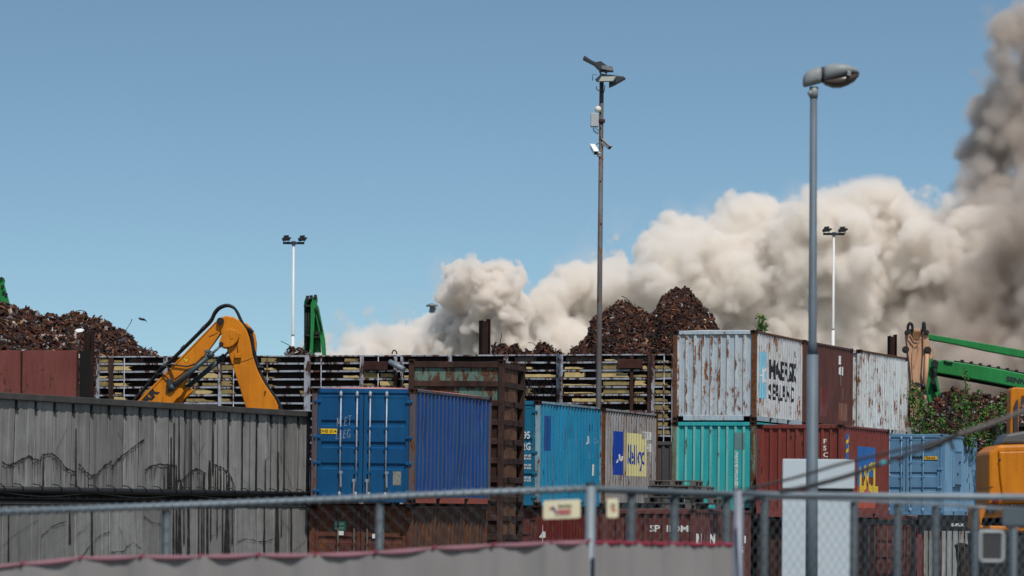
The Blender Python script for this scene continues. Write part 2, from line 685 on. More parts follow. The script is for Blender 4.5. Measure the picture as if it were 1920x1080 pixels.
            for (pa, pb) in zip(prof[:-1], prof[1:]):
                b.face([(xi0, pa[0], pa[1]), (xi1, pa[0], pa[1]), (xi1, pb[0], pb[1]), (xi0, pb[0], pb[1])])
            b.bbox(x0, xi0, 0.036, 0.11, zb, zt, 0.006)
            b.bbox(xi1, x1, 0.036, 0.11, zb, zt, 0.006)
            b.box(xi0, xi1, 0.038, 0.10, zt - 0.09, zt)
            b.box(xi0, xi1, 0.038, 0.10, zb, zb + 0.08)
            d = b.build('door', dm, t)
            for k, q in enumerate((0.34, 0.80)):
                xb = x0 + (x1 - x0) * (q if sx < 0 else 1 - q)
                if end == 'doors':
                    xb = {(-1, 0): -0.53, (-1, 1): -0.145, (1, 0): 0.555, (1, 1): 0.165}[(sx, k)]
                lb = MB()
                lb.tube([(xb, 0.012, zb - 0.07), (xb, 0.012, zt + 0.06)], 0.019, 8)
                for zz in (zt - 0.02, zb + 0.05):
                    lb.tube([(xb, 0.006, zz - 0.07), (xb, 0.004, zz - 0.03), (xb, 0.004, zz + 0.04), (xb, 0.006, zz + 0.06)], [0.024, 0.038, 0.038, 0.022], 8)
                lb.build('locking_bar', m.get('bar', M['galv']), d)
                for zz in (zb + 0.52, zb + 1.07, zb + 1.52):
                    cl = MB()
                    cl.box(xb - 0.04, xb + 0.04, -0.012, 0.044, zz, zz + 0.05)
                    cl.build('bar_guide', dm, d)
                hz = zb + (0.52 if k == 0 else 0.34)
                hs = 1 if k == 0 else -1
                hb = MB()
                hb.bar((xb + hs * 0.035, -0.02, hz), (xb + hs * 0.04, -0.012, hz - 0.30), 0.035, 0.02, (0, 1, 0))
                hb.box(xb + hs * 0.0, xb + hs * 0.075 if hs > 0 else xb, -0.03, 0.01, hz, hz + 0.06) if hs > 0 else hb.box(xb - 0.075, xb, -0.03, 0.01, hz, hz + 0.06)
                hb.build('handle', m.get('bar', M['galv']), d)
            for zz in (zb + 0.08, zb + 0.72, zb + 1.30, zt - 0.22):
                hb = MB()
                xa, xc = (x0 - 0.10, x0 + 0.08) if sx < 0 else (x1 - 0.08, x1 + 0.10)
                hb.bbox(min(xa, xc), max(xa, xc), 0.0, 0.034, zz, zz + 0.07, 0.012)
                hb.tube([(x0 - 0.05 if sx < 0 else x1 + 0.05, 0.0, zz - 0.02), (x0 - 0.05 if sx < 0 else x1 + 0.05, 0.0, zz + 0.09)], 0.02, 8)
                hb.build('hinge', dm, d)
        b = MB()
        b.box(-0.012, 0.012, 0.055, 0.10, zb, zt)
        b.build('door_gasket', M['black'], t)

    # ---- writing and patches
    def on_side(s, name, flat, u, z, m, rot=0.0, lift=0.004):
        fn = lambda a, c: (CW / 2 - 0.02 - s.side.depth(a) + s.sdent(a, c) + lift, a, c)
        b = MB()
        b.bm(wrap(flat, u, z, fn, s.side.us if lift < 0.02 else (), rot))
        return b.build(name, m, s.t)

    def on_end(s, name, flat, x, z, m, rot=0.0, lift=0.004, depth=None):
        if depth is None:
            fn = lambda a, c: (a, 0.03 + s.endc.depth(a) - lift, c)
            cuts = s.endc.us
        else:
            fn = lambda a, c: (a, depth - lift, c)
            cuts = ()
        b = MB()
        b.bm(wrap(flat, x, z, fn, cuts, rot))
        return b.build(name, m, s.t)


# near corner pixel, depth, yaw and base height of each stack come from the photograph's edges
bl = paint('deep_blue_paint', (0.004, 0.064, 0.175), (0.006, 0.085, 0.20), 0.12, 0.2, 0.3, 0.5)
bls = paint('scuffed_blue_paint', (0.006, 0.045, 0.20), (0.008, 0.06, 0.17), 0.18, 0.5, 0.45, 0.5, ((0.05, 0.03, 0.03), (0.20, 0.10, 0.075)))
blr = paint('worn_blue_ridge_paint', (0.075, 0.095, 0.16), (0.10, 0.085, 0.125), 0.36, 0.6, 0.4, 0.55, ((0.05, 0.03, 0.03), (0.20, 0.10, 0.075)))
blp = paint('grey_blue_post_paint', (0.075, 0.075, 0.10), (0.09, 0.07, 0.075), 0.5, 0.4, 0.4)
orange_rail = paint('red_orange_rail_paint', (0.33, 0.075, 0.045), (0.24, 0.06, 0.04), 0.3, 0.3, 0.4)
pink_roof = paint('faded_red_roof_paint', (0.55, 0.16, 0.12), (0.62, 0.27, 0.22), 0.1, 0, 0.2)
bar_m = plain('worn_bar_steel', (0.30, 0.33, 0.38), 0.45, 0.3, 0.3, 9)
blue = Box('deep blue container with yellow tag on its doors, on a rusty container', 774.5, 82.7, R(16.2), 2.63,
           dict(frame=bl, wall=bl, door=bl, side=bls, side_ridge=blr, post=blp, sill=orange_rail, roof=pink_roof, rail=blp, bar=bar_m), roll=R(0.55), end='doors',
           dents=(26, 0.035), roofbow=0.055, seed=3)
rb = paint('red_brown_door_paint', (0.085, 0.022, 0.016), (0.075, 0.03, 0.024), 0.55, 0.4, 0.6)
rbs = paint('brown_rusted_side', (0.042, 0.020, 0.014), (0.06, 0.026, 0.018), 0.6, 0.8, 0.7)
old_bar = plain('dull_bar_steel', (0.085, 0.07, 0.055), 0.7, 0.1, 0.3, 9)
lower_red = Box('rusty red brown container with green first aid label, under the deep blue one', 771, 83.1, R(16.0), 0.02,
                dict(frame=rb, wall=rbs, door=rb, side=rbs, bar=old_bar), roll=R(0.3), end='doors', dents=(10, 0.03), seed=5)

tealp = paint('teal_blue_paint', (0.006, 0.185, 0.36), (0.01, 0.215, 0.38), 0.16, 0.7, 0.4, 0.5)
tealr = paint('worn_teal_ridge_paint', (0.06, 0.25, 0.36), (0.14, 0.25, 0.265), 0.38, 0.9, 0.5, 0.5)
teald = paint('teal_blue_door_paint', (0.006, 0.105, 0.19), (0.01, 0.13, 0.22), 0.15, 0.3, 0.35, 0.5)
tealpost = paint('pale_teal_post_paint', (0.22, 0.36, 0.42), (0.16, 0.24, 0.28), 0.5, 0.4, 0.4)
teal = Box('bright teal blue container with a dark blue patch on its long side', 1010, 101, R(17.8), 2.63,
           dict(frame=teald, wall=tealp, door=teald, side=tealp, side_ridge=tealr, post=tealpost, rail=tealpost, sill=tealp, bar=teald), H=2.9, end='doors', dents=(18, 0.02), seed=8)
greyp = paint('pale_grey_streaked_paint', (0.33, 0.34, 0.36), (0.30, 0.27, 0.255), 0.42, 1.0, 0.55, 0.6)
rustpost = paint('rust_run_post_paint', (0.10, 0.055, 0.04), (0.08, 0.04, 0.03), 0.75, 0.5, 0.5)
greyr = paint('rust_run_grey_ridge', (0.37, 0.37, 0.38), (0.34, 0.28, 0.25), 0.55, 1.0, 0.5, 0.6)
nedl = Box('pale grey rust streaked container with a blue and yellow logo', 1131.5, 107.2, R(17.2), 2.62,
           dict(frame=rustpost, wall=greyp, side=greyp, side_ridge=greyr, rail=greyp, sill=M['dark']), H=2.9, dents=(10, 0.02), seed=9)
dr = paint('dark_red_paint', (0.115, 0.012, 0.012), (0.115, 0.018, 0.016), 0.42, 0.5, 0.6)
dr2 = paint('maroon_paint', (0.075, 0.016, 0.016), (0.095, 0.026, 0.023), 0.45, 0.5, 0.6)
dr3 = paint('brown_red_paint', (0.095, 0.028, 0.024), (0.115, 0.04, 0.033), 0.4, 0.5, 0.6)
lowt = Box('dark red container carrying the teal blue one', 1008, 101.2, R(17.8), 0.01, dict(frame=dr2, wall=dr, door=dr2, side=dr, bar=old_bar), end='doors', seed=12)
Box('maroon container carrying the pale grey streaked one', 1130, 107.3, R(17.2), 0.01, dict(frame=dr2, wall=dr2), seed=13)
emp = Box('maroon container with broken white letters, the pallet stack on its roof', 1303, 93, R(17.2), -0.02, dict(frame=dr3, wall=dr2, side=dr3, rail=dr3), dents=(8, 0.02), seed=14)

whitep = paint('faded_white_paint', (0.36, 0.43, 0.48), (0.40, 0.45, 0.48), 0.38, 0.45, 0.2, 0.6, orust)
whiter = paint('rust_spotted_white_ridge', (0.52, 0.53, 0.53), (0.56, 0.54, 0.50), 0.62, 0.35, 0.2, 0.6, orust)
whites = paint('faded_white_side_paint', (0.52, 0.545, 0.57), (0.46, 0.46, 0.45), 0.46, 0.75, 0.25, 0.6, orust)
maersk = Box('rusty white container with black lettering and a star, top of its stack', 1415, 104.7, R(17.5), 5.10,
             dict(frame=whitep, wall=whitep, end_ridge=whiter, side=whites, post=rustpost, rail=rustpost, roof=whites, end_sill=whitep), dents=(6, 0.015), roofbow=0.06, seed=15)
turq = paint('turquoise_paint', (0.022, 0.32, 0.335), (0.045, 0.36, 0.36), 0.22, 0.4, 0.35, 0.55)
turqr = paint('worn_turquoise_ridge', (0.15, 0.43, 0.385), (0.19, 0.45, 0.39), 0.40, 0.4, 0.3, 0.55)
turqpost = paint('turquoise_post_paint', (0.15, 0.25, 0.20), (0.12, 0.13, 0.09), 0.66, 0.7, 0.4)
tq = Box('turquoise container with white serial digits, under the white lettered one', 1415, 104.6, R(17.5), 2.50,
         dict(frame=turq, wall=turq, end_ridge=turqr, post=turqpost, side=turq, header=turq), seed=16)
Box('soot black container under the turquoise one', 1416, 105.0, R(17.5), -0.09, dict(frame=M['rust_dark'], wall=M['rust_dark']), seed=17)
Box('soot black container under the brick red one', 1580, 101.9, R(18.0), -0.23, dict(frame=M['rust_dark'], wall=M['rust_dark']), seed=27)
brownp = paint('chocolate_brown_paint', (0.085, 0.032, 0.026), (0.10, 0.038, 0.032), 0.3, 0.5, 0.5)
brown = Box('chocolate brown container between two white ones on the top tier', 1507, 110.75, R(19.0), 5.12, dict(frame=brownp, wall=brownp), dents=(6, 0.015), seed=18)
whiteb = paint('chipped_white_paint', (0.55, 0.575, 0.58), (0.50, 0.50, 0.47), 0.48, 1.0, 0.2, 0.6, orust)
w3 = Box('chipped white container without lettering, at the far end of the top tier', 1612, 116.9, R(20.2), 5.12,
         dict(frame=whiteb, wall=whiteb, rail=rustpost, casting=M['rust']), dents=(4, 0.01), seed=19)
redp = paint('brick_red_paint', (0.155, 0.026, 0.022), (0.175, 0.04, 0.033), 0.40, 0.6, 0.4, 0.55, ((0.02, 0.008, 0.006), (0.06, 0.022, 0.014)))
redr = paint('worn_red_ridge', (0.165, 0.036, 0.026), (0.19, 0.05, 0.036), 0.40, 0.6, 0.4, 0.6, ((0.02, 0.008, 0.006), (0.06, 0.022, 0.014)))
red = Box('brick red container with vertical white code and a colourful square logo', 1579, 101.6, R(18.0), 2.37,
          dict(frame=redp, wall=redp, side=redp, end_ridge=redr, side_ridge=redr), dents=(6, 0.015), seed=20)
lbp = paint('light_blue_paint', (0.085, 0.19, 0.315), (0.11, 0.22, 0.335), 0.12, 0.5, 0.35, 0.55, ((0.02, 0.02, 0.025), (0.06, 0.05, 0.05)))
lbs = paint('light_blue_side_paint', (0.135, 0.27, 0.41), (0.17, 0.295, 0.42), 0.16, 0.7, 0.3, 0.55, ((0.02, 0.02, 0.025), (0.06, 0.05, 0.05)))
lb = Box('light blue container with closed doors and a side hatch, behind the cable', 1769, 116.5, R(17.0), 2.46,
         dict(frame=lbp, wall=lbp, door=lbp, side=lbs, casting=lbp, bar=lbs, rail=lbs, sill=lbs), end='doors', seed=21)
g1 = Box('dark maroon container with closed doors behind the barred gate', 1708, 106, R(10.0), -0.12,
         dict(frame=dr2, wall=dr, door=dr2, side=redp, bar=dr2), H=2.58, end='doors', seed=22)
wl_ = paint('grimy_white_paint', (0.33, 0.335, 0.33), (0.26, 0.26, 0.25), 0.35, 0.9, 0.6)
Box('grimy white container behind the barred gate and the dark bucket', 1764, 112.6, R(25.0), -0.12, dict(frame=rustpost, wall=wl_), H=2.58, seed=23)
gc = paint('slate_grey_paint', (0.065, 0.06, 0.058), (0.08, 0.074, 0.07), 0.15, 0.3, 0.4)
Box('slate grey container showing in the gap behind the pallets', 1290, 116.0, R(17.0), 2.15, dict(frame=gc, wall=gc), seed=24)

# ---- writing on the blue doors
def stroke_flat(lines, w):
    vs, fs = [], []
    for ln in lines:
        for (a, b) in zip(ln[:-1], ln[1:]):
            a, b = Vector(a), Vector(b)
            d = (b - a).normalized()
            nn = Vector((-d.y, d.x)) * w / 2
            k = len(vs)
            vs += [tuple(a + nn), tuple(a - nn), tuple(b - nn), tuple(b + nn)]
            fs.append((k, k + 1, k + 2, k + 3))
    return vs, fs


lab = blue.on_end('door_label', rect_flat(0.44, 0.115), -1.06, 1.555, M['yellow_label'], depth=0.04)
b = MB(); b.bm(wrap(text_flat('DHS 014', 0.068, 1.18, 0.002), -1.045, 1.58, lambda a, c: (a, 0.033, c)))
b.build('lettering', M['black_ink'], lab)
chalk = plain('chalk', (0.35, 0.42, 0.5), 0.9, 0, 0.5, 30)
G = {'N': [[(0, 0), (.05, .5), (.25, .1), (.33, .55)]], 'I': [[(0, 0), (.1, .5)]], 'E': [[(.4, .45), (.1, .45), (0, 0), (.35, .05)], [(.05, .24), (.3, .26)]],
     'T': [[(0, .5), (.45, .52)], [(.25, .5), (.15, 0)]], 'L': [[(.15, .5), (0, 0), (.35, .02)]], 'G': [[(.4, .4), (.2, .48), (0, .2), (.15, 0), (.38, .05), (.4, .22), (.25, .22)]]}
ls = []
for w_, (x, z) in (('NIET', (0.02, 0.30)), ('LEEG', (0.0, 0.02))):
    for k, ch in enumerate(w_):
        for ln in G[ch]:
            ls.append([(x + k * 0.088 + p[0] * 0.18, z + p[1] * (0.40 if w_ == 'LEEG' else 0.42) + 0.01 * k) for p in ln])
blue.on_end('chalk_lettering', stroke_flat(ls, 0.009), -0.645, 1.42, chalk, depth=0.044)
blue.on_end('data_plate', rect_flat(0.19, 0.31), 0.72, 0.42, plain('data_plate', (0.28, 0.27, 0.23), 0.6, 0.2, 0.6, 40), depth=0.044)
# first aid label on the lower doors
fa = lower_red.on_end('first_aid_label', rect_flat(0.27, 0.21), -0.62, 2.0, plain('green_label', (0.03, 0.30, 0.17), 0.6), depth=0.04)
b = MB()
for (x, z) in ((-0.58, 2.12), (-0.58, 2.03)):
    for (a, c) in ((0.05, 0.016), (0.016, 0.05)):
        b.bm(wrap(rect_flat(a, c), x - a / 2, z + 0.02 - c / 2, lambda u, v: (u, 0.034, v)))
for z in (2.155, 2.125, 2.06, 2.03):
    b.bm(wrap(rect_flat(0.13, 0.014), -0.53, z, lambda u, v: (u, 0.034, v)))
b.build('lettering', M['white_ink'], fa)
lower_red.on_end('paper_label', rect_flat(0.15, 0.10), -0.55, 1.89, M['white_ink'], depth=0.04)
lower_red.on_end('paper_label', rect_flat(0.07, 0.10), 0.28, 1.83, M['white_ink'], depth=0.04)
# teal writing
for txt, x, z, h in (('TRLU 20395', 0.50, 1.86, 0.20), ('4', 1.02, 1.86, 0.20), ('22G1', 0.62, 1.55, 0.20)):
    teal.on_end('lettering', text_flat(txt, h, 0.72, 0.004, 'LEFT') if txt != 'TRLU 20395' else text_flat(txt, h, 0.72, 0.004, 'RIGHT'), x if txt != 'TRLU 20395' else 0.95, z, M['white_ink'], depth=0.04)
for k, z in enumerate((1.32, 1.24, 1.06, 0.98, 0.72, 0.64, 0.38, 0.30)):
    teal.on_end('lettering', text_flat(('MAX GR 67200 LBS', '30480 KGS', 'TARE 4920 LBS', '2230 KGS', 'NET 62280 LBS', '28250 KGS', 'CU CAP 1170 CUFT', '33.1 CUM')[k], 0.055, 0.85, 0.002, 'RIGHT'), 0.98, z + 0.05, M['white_ink'], depth=0.04)
teal.on_end('door_label', rect_flat(0.4, 0.075), 0.55, 0.16 + 0.2, plain('cream_label', (0.5, 0.48, 0.40), 0.7), depth=0.04)
dblue = plain('dark_blue_patch', (0.012, 0.06, 0.21), 0.6)
teal.on_side('paint_patch', rect_flat(0.55, 0.95), 0.62, 1.55, dblue)
for k, (u, txt) in enumerate(((4.55, 'U'), (4.83, '3'), (5.1, '1'), (5.38, '8'), (5.66, '4'))):
    teal.on_side('lettering', text_flat(txt, 0.24, 1.0, 0.008), u, 1.80, M['white_ink'])
for k, (u, txt) in enumerate(((4.83, '2'), (5.1, '6'))):
    teal.on_side('lettering', text_flat(txt, 0.22, 1.0, 0.008), u, 1.40, M['white_ink'])
    teal.on_side('paint_patch', rect_flat(0.17, 0.2), u, 2.18, dblue)
teal.on_side('lettering', text_flat('1', 0.32, 1.0, 0.012), 5.2, 0.92, M['white_ink'])
teal.on_side('lettering', rect_flat(0.1, 0.30), 5.44, 0.92, M['yellow_label'])
# pale grey container: blue and yellow logo blocks
lblue = plain('logo_blue', (0.012, 0.055, 0.36), 0.6, 0, 0.2)
lcream = plain('logo_cream', (0.66, 0.60, 0.30), 0.6, 0, 0.15)
lorange = plain('logo_orange', (0.62, 0.36, 0.10), 0.6, 0, 0.4)
nedl.on_side('logo_panel', rect_flat(1.05, 1.28), 1.12, 0.98, lblue)
nedl.on_side('logo_panel', rect_flat(0.22, 1.28), 2.19, 0.98, lorange)
nedl.on_side('logo_panel', rect_flat(2.15, 1.28), 2.66, 0.96, lcream)
nedl.on_side('lettering', text_flat('P&O', 0.60, 0.66, 0.008), 1.14, 1.34, M['white_ink'], lift=0.008)
nedl.on_side('lettering', text_flat('Nedlloyd', 0.60, 0.62, 0.008), 2.68, 1.32, lblue, lift=0.008)
for (u, z, txt, n) in ((4.35, 2.08, 'POCU', 1.0), (4.75, 1.72, '20', 0.6)):
    nedl.on_side('paint_patch', rect_flat(n, 0.24), u, z, M['white_ink'])
    nedl.on_side('lettering', text_flat(txt, 0.19, 1.15, 0.0), u + 0.03, z + 0.03, greyp, lift=0.007)
# lower tier letters, partly worn away
lowt.on_side('lettering', text_flat('t', 1.5, 0.9, 0.0), 0.35, 1.0, M['white_ink'])
lowt.on_side('lettering', text_flat('L', 0.9, 0.5, 0.0), 0.45, 0.2, M['white_ink'])
emp.on_end('lettering', text_flat('SP  IIOMP', 0.17, 1.2, 0.004), 0.02, 2.03, M['white_ink'])
emp.on_side('lettering', text_flat('N', 0.40, 1.3, 0.01), 0.30, 1.60, M['white_ink'])
emp.on_side('lettering', text_flat('LLN', 0.40, 1.2, 0.01), 1.05, 1.60, M['white_ink'])
emp.on_side('lettering', text_flat('KOK', 0.42, 1.9, 0.02), 2.45, 1.15, M['white_ink'])
emp.on_side('lettering', text_flat('CU 11', 0.20, 1.5, 0.004), 4.55, 1.72, M['white_ink'])
emp.on_side('lettering', text_flat('G1', 0.18, 1.5, 0.004), 5.05, 1.46, M['white_ink'])
emp.on_side('lettering', text_flat('3', 0.18, 1.5, 0.004), 5.0, 1.06, M['white_ink'])
emp.on_side('lettering', rect_flat(0.1, 0.25), 5.4, 0.98, M['yellow_label'])
# white lettered container
lstar = plain('logo_light_blue', (0.19, 0.48, 0.62), 0.6, 0, 0.25)
rad = 0.16
pts = []
for (cx_, cz_, a0) in ((0.95 - rad, rad, -90), (0.95 - rad, 1.33 - rad, 0), (rad, 1.33 - rad, 90), (rad, rad, 180)):
    for k in range(5):
        a = R(a0 + 22.5 * k)
        pts.append((cx_ + rad * math.cos(a), cz_ + rad * math.sin(a)))
maersk.on_side('logo_panel', (pts, [tuple(range(len(pts)))]), 0.55, 0.68, lstar)
sp, k = [], 7
for i in range(14):
    rr_ = 0.58 if i % 2 == 0 else 0.17
    sp.append((0.475 + rr_ * 0.74 * math.sin(math.pi * i / 7 + 0.2), 0.66 + rr_ * math.cos(math.pi * i / 7 + 0.2)))
maersk.on_side('logo_star', (sp + [(0.475, 0.66)], [(i, (i + 1) % 14, 14) for i in range(14)]), 0.55, 0.68, M['white_ink'], lift=0.008)
maersk.on_side('lettering', text_flat('MAERSK', 0.54, 1.24, 0.022), 1.78, 1.30, M['black_ink'])
maersk.on_side('lettering', text_flat('SEALAND', 0.44, 1.22, 0.020), 1.78, 0.70, M['black_ink'])
gin = plain('grey_lettering', (0.14, 0.18, 0.22), 0.7)
for k, ch in enumerate('U31'):
    maersk.on_side('lettering', text_flat(ch, 0.19, 1.6, 0.004), 4.95 + 0.05 * k, 2.02 - 0.26 * k, gin)
for k, ch in enumerate('2243588'):
    tq.on_end('lettering', text_flat(ch, 0.145, 0.95, 0.003), 0.62, 1.60 - 0.165 * k, M['white_ink'])
tq.on_end('paint_patch', rect_flat(0.30, 0.48), 0.605, 1.80, plain('grey_green_patch', (0.11, 0.20, 0.20), 0.7))
tq.on_end('paint_patch', rect_flat(0.07, 0.13), 0.64, 0.42, M['white_ink'])
for k, ch in enumerate('FSCU 765'):
    if ch == ' ':
        continue
    red.on_end('lettering', text_flat(ch, 0.135, 1.05, 0.002), 0.66, 2.06 - 0.185 * k, M['white_ink'])
red.on_end('paint_patch', rect_flat(0.62, 1.0), 0.02, 0.7, paint('violet_red_patch', (0.105, 0.032, 0.042), None, 0.2, 0.3, 0.4))
lred = plain('logo_red', (0.38, 0.07, 0.035), 0.6, 0, 0.25)
lb2 = plain('logo_mid_blue', (0.02, 0.11, 0.33), 0.6, 0, 0.3)
lyel = plain('logo_yellow', (0.60, 0.42, 0.04), 0.6, 0, 0.3)
red.on_side('logo_panel', rect_flat(2.35, 0.85), 1.95, 1.18, lb2)
red.on_side('logo_panel', rect_flat(0.5, 0.55), 1.95, 0.62, lb2)
red.on_side('logo_panel', rect_flat(2.35, 0.62), 1.95, 0.30, lred)
red.on_side('lettering', text_flat('DCL', 0.82, 1.05, 0.05), 2.35, 0.78, lyel, lift=0.008)
st = red.on_side('sticker', rect_flat(0.34, 0.80), 0.62, 1.55, lb2, lift=0.006)
b = MB()
for q in (0.25, 0.5):
    b.bm(wrap(([(0.62, 1.55 + q), (0.96, 1.70 + q), (0.96, 1.80 + q), (0.62, 1.65 + q)], [(0, 1, 2, 3)]), 0, 0, lambda a, c: (CW / 2 - 0.02 - red.side.depth(a) + red.sdent(a, c) + 0.010, a, c), red.side.us))
b.build('stripe', lyel, st)
red.on_side('sticker', rect_flat(0.34, 0.14), 0.62, 1.38, M['white_ink'], lift=0.006)
red.on_side('lettering', rect_flat(0.10, 0.28), 4.6, 0.55, M['white_ink'])
brown.on_side('lettering', text_flat('B', 0.24, 1.6, 0.02), 4.35, 2.05, M['white_ink'])
brown.on_side('lettering', text_flat('81', 0.24, 1.5, 0.02), 4.4, 1.72, M['white_ink'])
brown.on_side('lettering', text_flat('1', 0.24, 1.6, 0.02), 4.5, 1.42, M['white_ink'])
brown.on_side('lettering', text_flat('1', 0.34, 1.4, 0.02), 4.75, 0.98, M['white_ink'])
brown.on_side('paint_patch', rect_flat(1.1, 0.9), 1.9, 0.35, paint('patched_red_paint', (0.12, 0.025, 0.024), None, 0.3, 0.6, 0.5))
brown.on_side('paint_patch', rect_flat(1.0, 0.55), 4.4, 0.28, paint('patched_tan_paint', (0.17, 0.065, 0.04), None, 0.2, 0.6, 0.5))
lb.on_end('lettering', text_flat('DZIADEK', 0.085, 1.3, 0.003), -0.02 + 0.10, 1.82, M['black_ink'], depth=0.042)
ol = lb.on_end('door_label', rect_flat(0.46, 0.105), 0.58, 1.78, plain('orange_label', (0.62, 0.33, 0.02), 0.6), depth=0.042)
b = MB(); b.bm(wrap(text_flat('KS-04', 0.065, 1.25, 0.002), 0.66, 1.80, lambda a, c: (a, 0.034, c)))
b.build('lettering', M['black_ink'], ol)
for (z, h) in ((1.17, 0.17), (0.73, 0.10), (0.62, 0.08)):
    sk = lb.on_end('sticker', rect_flat(0.30, h), -0.80, z, plain('white_sticker', (0.50, 0.46, 0.50), 0.6, 0, 0.05), depth=0.042)
    b = MB()
    for q in range(int(h / 0.045)):
        b.bm(wrap(rect_flat(0.2 + 0.03 * (q % 2), 0.016), -0.76, z + 0.03 + q * 0.045, lambda a, c: (a, 0.034, c)))
    b.build('print', gin, sk)
# the hatch in the light blue side
b = MB()
fn_ = lambda x0, x1, u0, u1, z0, z1: b.box(x0, x1, u0, u1, z0, z1)
xw = CW / 2 - 0.02
fn_(xw, xw + 0.03, 1.75, 3.05, 0.98, 2.06)
for (u0, u1, z0, z1) in ((1.70, 1.75, 0.94, 2.10), (3.05, 3.10, 0.94, 2.10), (1.75, 3.05, 0.94, 0.98), (1.75, 3.05, 2.06, 2.10)):
    fn_(xw, xw + 0.045, u0, u1, z0, z1)
hatch = b.build('hatch', lbs, lb.t)
b = MB(); b.box(xw + 0.03, xw + 0.06, 2.3, 2.5, 1.34, 1.38); b.box(xw + 0.03, xw + 0.06, 2.6, 2.85, 1.72, 1.76); b.box(xw + 0.03, xw + 0.07, 1.9, 2.9, 0.985, 1.02)
b.build('latch', M['dark'], hatch)
b = MB()
rr = random.Random(4)
for k in range(15):
    u, z = rr.uniform(0.25, 5.2), rr.uniform(0.25, 1.3)
    b.bm(wrap(rect_flat(0.05 + 0.05 * rr.random(), 0.12 + 0.15 * rr.random()), u, z, lambda a, c: (xw - lb.side.depth(a) + 0.005, a, c), lb.side.us))
b.build('paint_chips', M['dark'], lb.t, None, 'stuff')


# ---- the rusted container that stands on its end
def upright():
    p = P(940, CY, 91.7)
    t = thing('upright_container', 'rusted open ribbed container standing on its end behind the blue one', 'shipping container', (0, 0, 0))
    t.matrix_world = Matrix.Translation((p.x, p.y, -0.02)) @ Matrix.Rotation(R(-12.5), 4, 'Z') @ Matrix.Rotation(R(0.35), 4, 'Y') @ Matrix.Translation((-CW / 2, 0, 0))
    w, D, H0, H1 = CW / 2, 2.5, 0.0, 6.27
    green = paint('peeling_green_rust', (0.07, 0.17, 0.145), (0.12, 0.20, 0.16), 0.66, 0.1, 0.4, 0.8, ((0.03, 0.012, 0.008), (0.12, 0.048, 0.026)))
    wood = rusty('rusted_brown_sheet', (0.04, 0.019, 0.012), (0.11, 0.052, 0.028), (0.21, 0.105, 0.055))
    for sx in (-1, 1):
        for y in (0, D):
            b = MB()
            x0, x1 = (w - 0.14, w) if sx > 0 else (-w, -w + 0.14)
            b.bbox(x0, x1, 0.0 if y == 0 else D - 0.14, 0.14 if y == 0 else D, 0.12, H1 - 0.12, 0.012)
            b.build('corner_post', M['rust'], t)
            for z in (0.06, H1 - 0.06):
                casting_mesh(Matrix.Translation((sx * (w - 0.079), 0.087 if y == 0 else D - 0.087, z))).build('corner_casting', M['casting'], t)
    zs = [H1 - 0.13 - k * 0.475 for k in range(13)]
    rr = random.Random(3)
    for k, z in enumerate(zs):
        b = MB()
        b.bbox(-w + 0.14, w - 0.14, 0.01, 0.10, z - 0.07, z + 0.08, 0.01)
        b.build('rib', M['rust'], t)
        b = MB()
        for q in range(4):
            u0, u1 = 0.14 + q * (D - 0.28) / 4, 0.14 + (q + 1) * (D - 0.28) / 4
            d0, d1 = rr.uniform(-0.02, 0.012), rr.uniform(-0.02, 0.012)
            b.raw([(w + d0 - 0.06, u0, z - 0.075 + d1), (w + d1 - 0.06, u1, z - 0.075 + d0), (w + d1 - 0.06, u1, z + 0.075 + d0), (w + d0 - 0.06, u0, z + 0.075 + d1),
                   (w + d0, u0, z - 0.065 + d1), (w + d1, u1, z - 0.065 + d0), (w + d1, u1, z + 0.065 + d0), (w + d0, u0, z + 0.065 + d1)],
                  [(0, 1, 5, 4), (4, 5, 6, 7), (3, 7, 6, 2), (0, 3, 2, 1)])
        b.build('rib', M['rust'], t)
        if k < len(zs) - 1:
            zb = zs[k + 1] + 0.08
            b = MB()
            n = 8
            for i in range(n):
                x0, x1 = -w + 0.14 + (2 * w - 0.28) * i / n, -w + 0.14 + (2 * w - 0.28) * (i + 1) / n
                b.face([(x0, 0.075, zb), (x1, 0.075, zb), (x1, 0.075, z - 0.07), (x0, 0.075, z - 0.07)])
            b.build('sheet', green if k < 2 else M['rust_dark'], t)  # lower sheets coloured dark to stand in for shadow and holes
            b = MB()
            bow = rr.uniform(0.01, 0.045)
            for i in range(6):
                a0, a1 = i / 6, (i + 1) / 6
                f = lambda a: (w - 0.06 + bow * math.sin(math.pi * a), 0.14 + a * (D - 0.75))
                (xa, ya), (xb, yb) = f(a0), f(a1)
                b.face([(xa, ya, zb - 0.02), (xb, yb, zb - 0.02), (xb, yb, z - 0.05), (xa, ya, z - 0.05)], 0, True)
            b.build('sheet', wood, t)
            b = MB()
            b.face([(w - 0.25, D - 0.7, zb), (w - 0.18, D - 0.14, zb), (w - 0.18, D - 0.14, zb + 0.12), (w - 0.25, D - 0.7, zb + 0.2)])
            if k in (0, 1, 2, 5):
                b.build('torn_sheet', green, t)
    b = MB()
    b.box(-w + 0.1, w - 0.14, D - 0.06, D - 0.03, 0, H1 - 0.02)
    b.box(w - 0.30, w - 0.27, 0.14, D - 0.06, 0, H1 - 0.02)
    b.build('back_wall', M['rust_dark'], t)


upright()


# ---- wooden pallets
pal_w = [plain('weathered_pallet_wood', (0.125, 0.112, 0.10), 0.9, 0, 0.4, 8), plain('grey_pallet_wood', (0.085, 0.078, 0.074), 0.9, 0, 0.4, 8)]


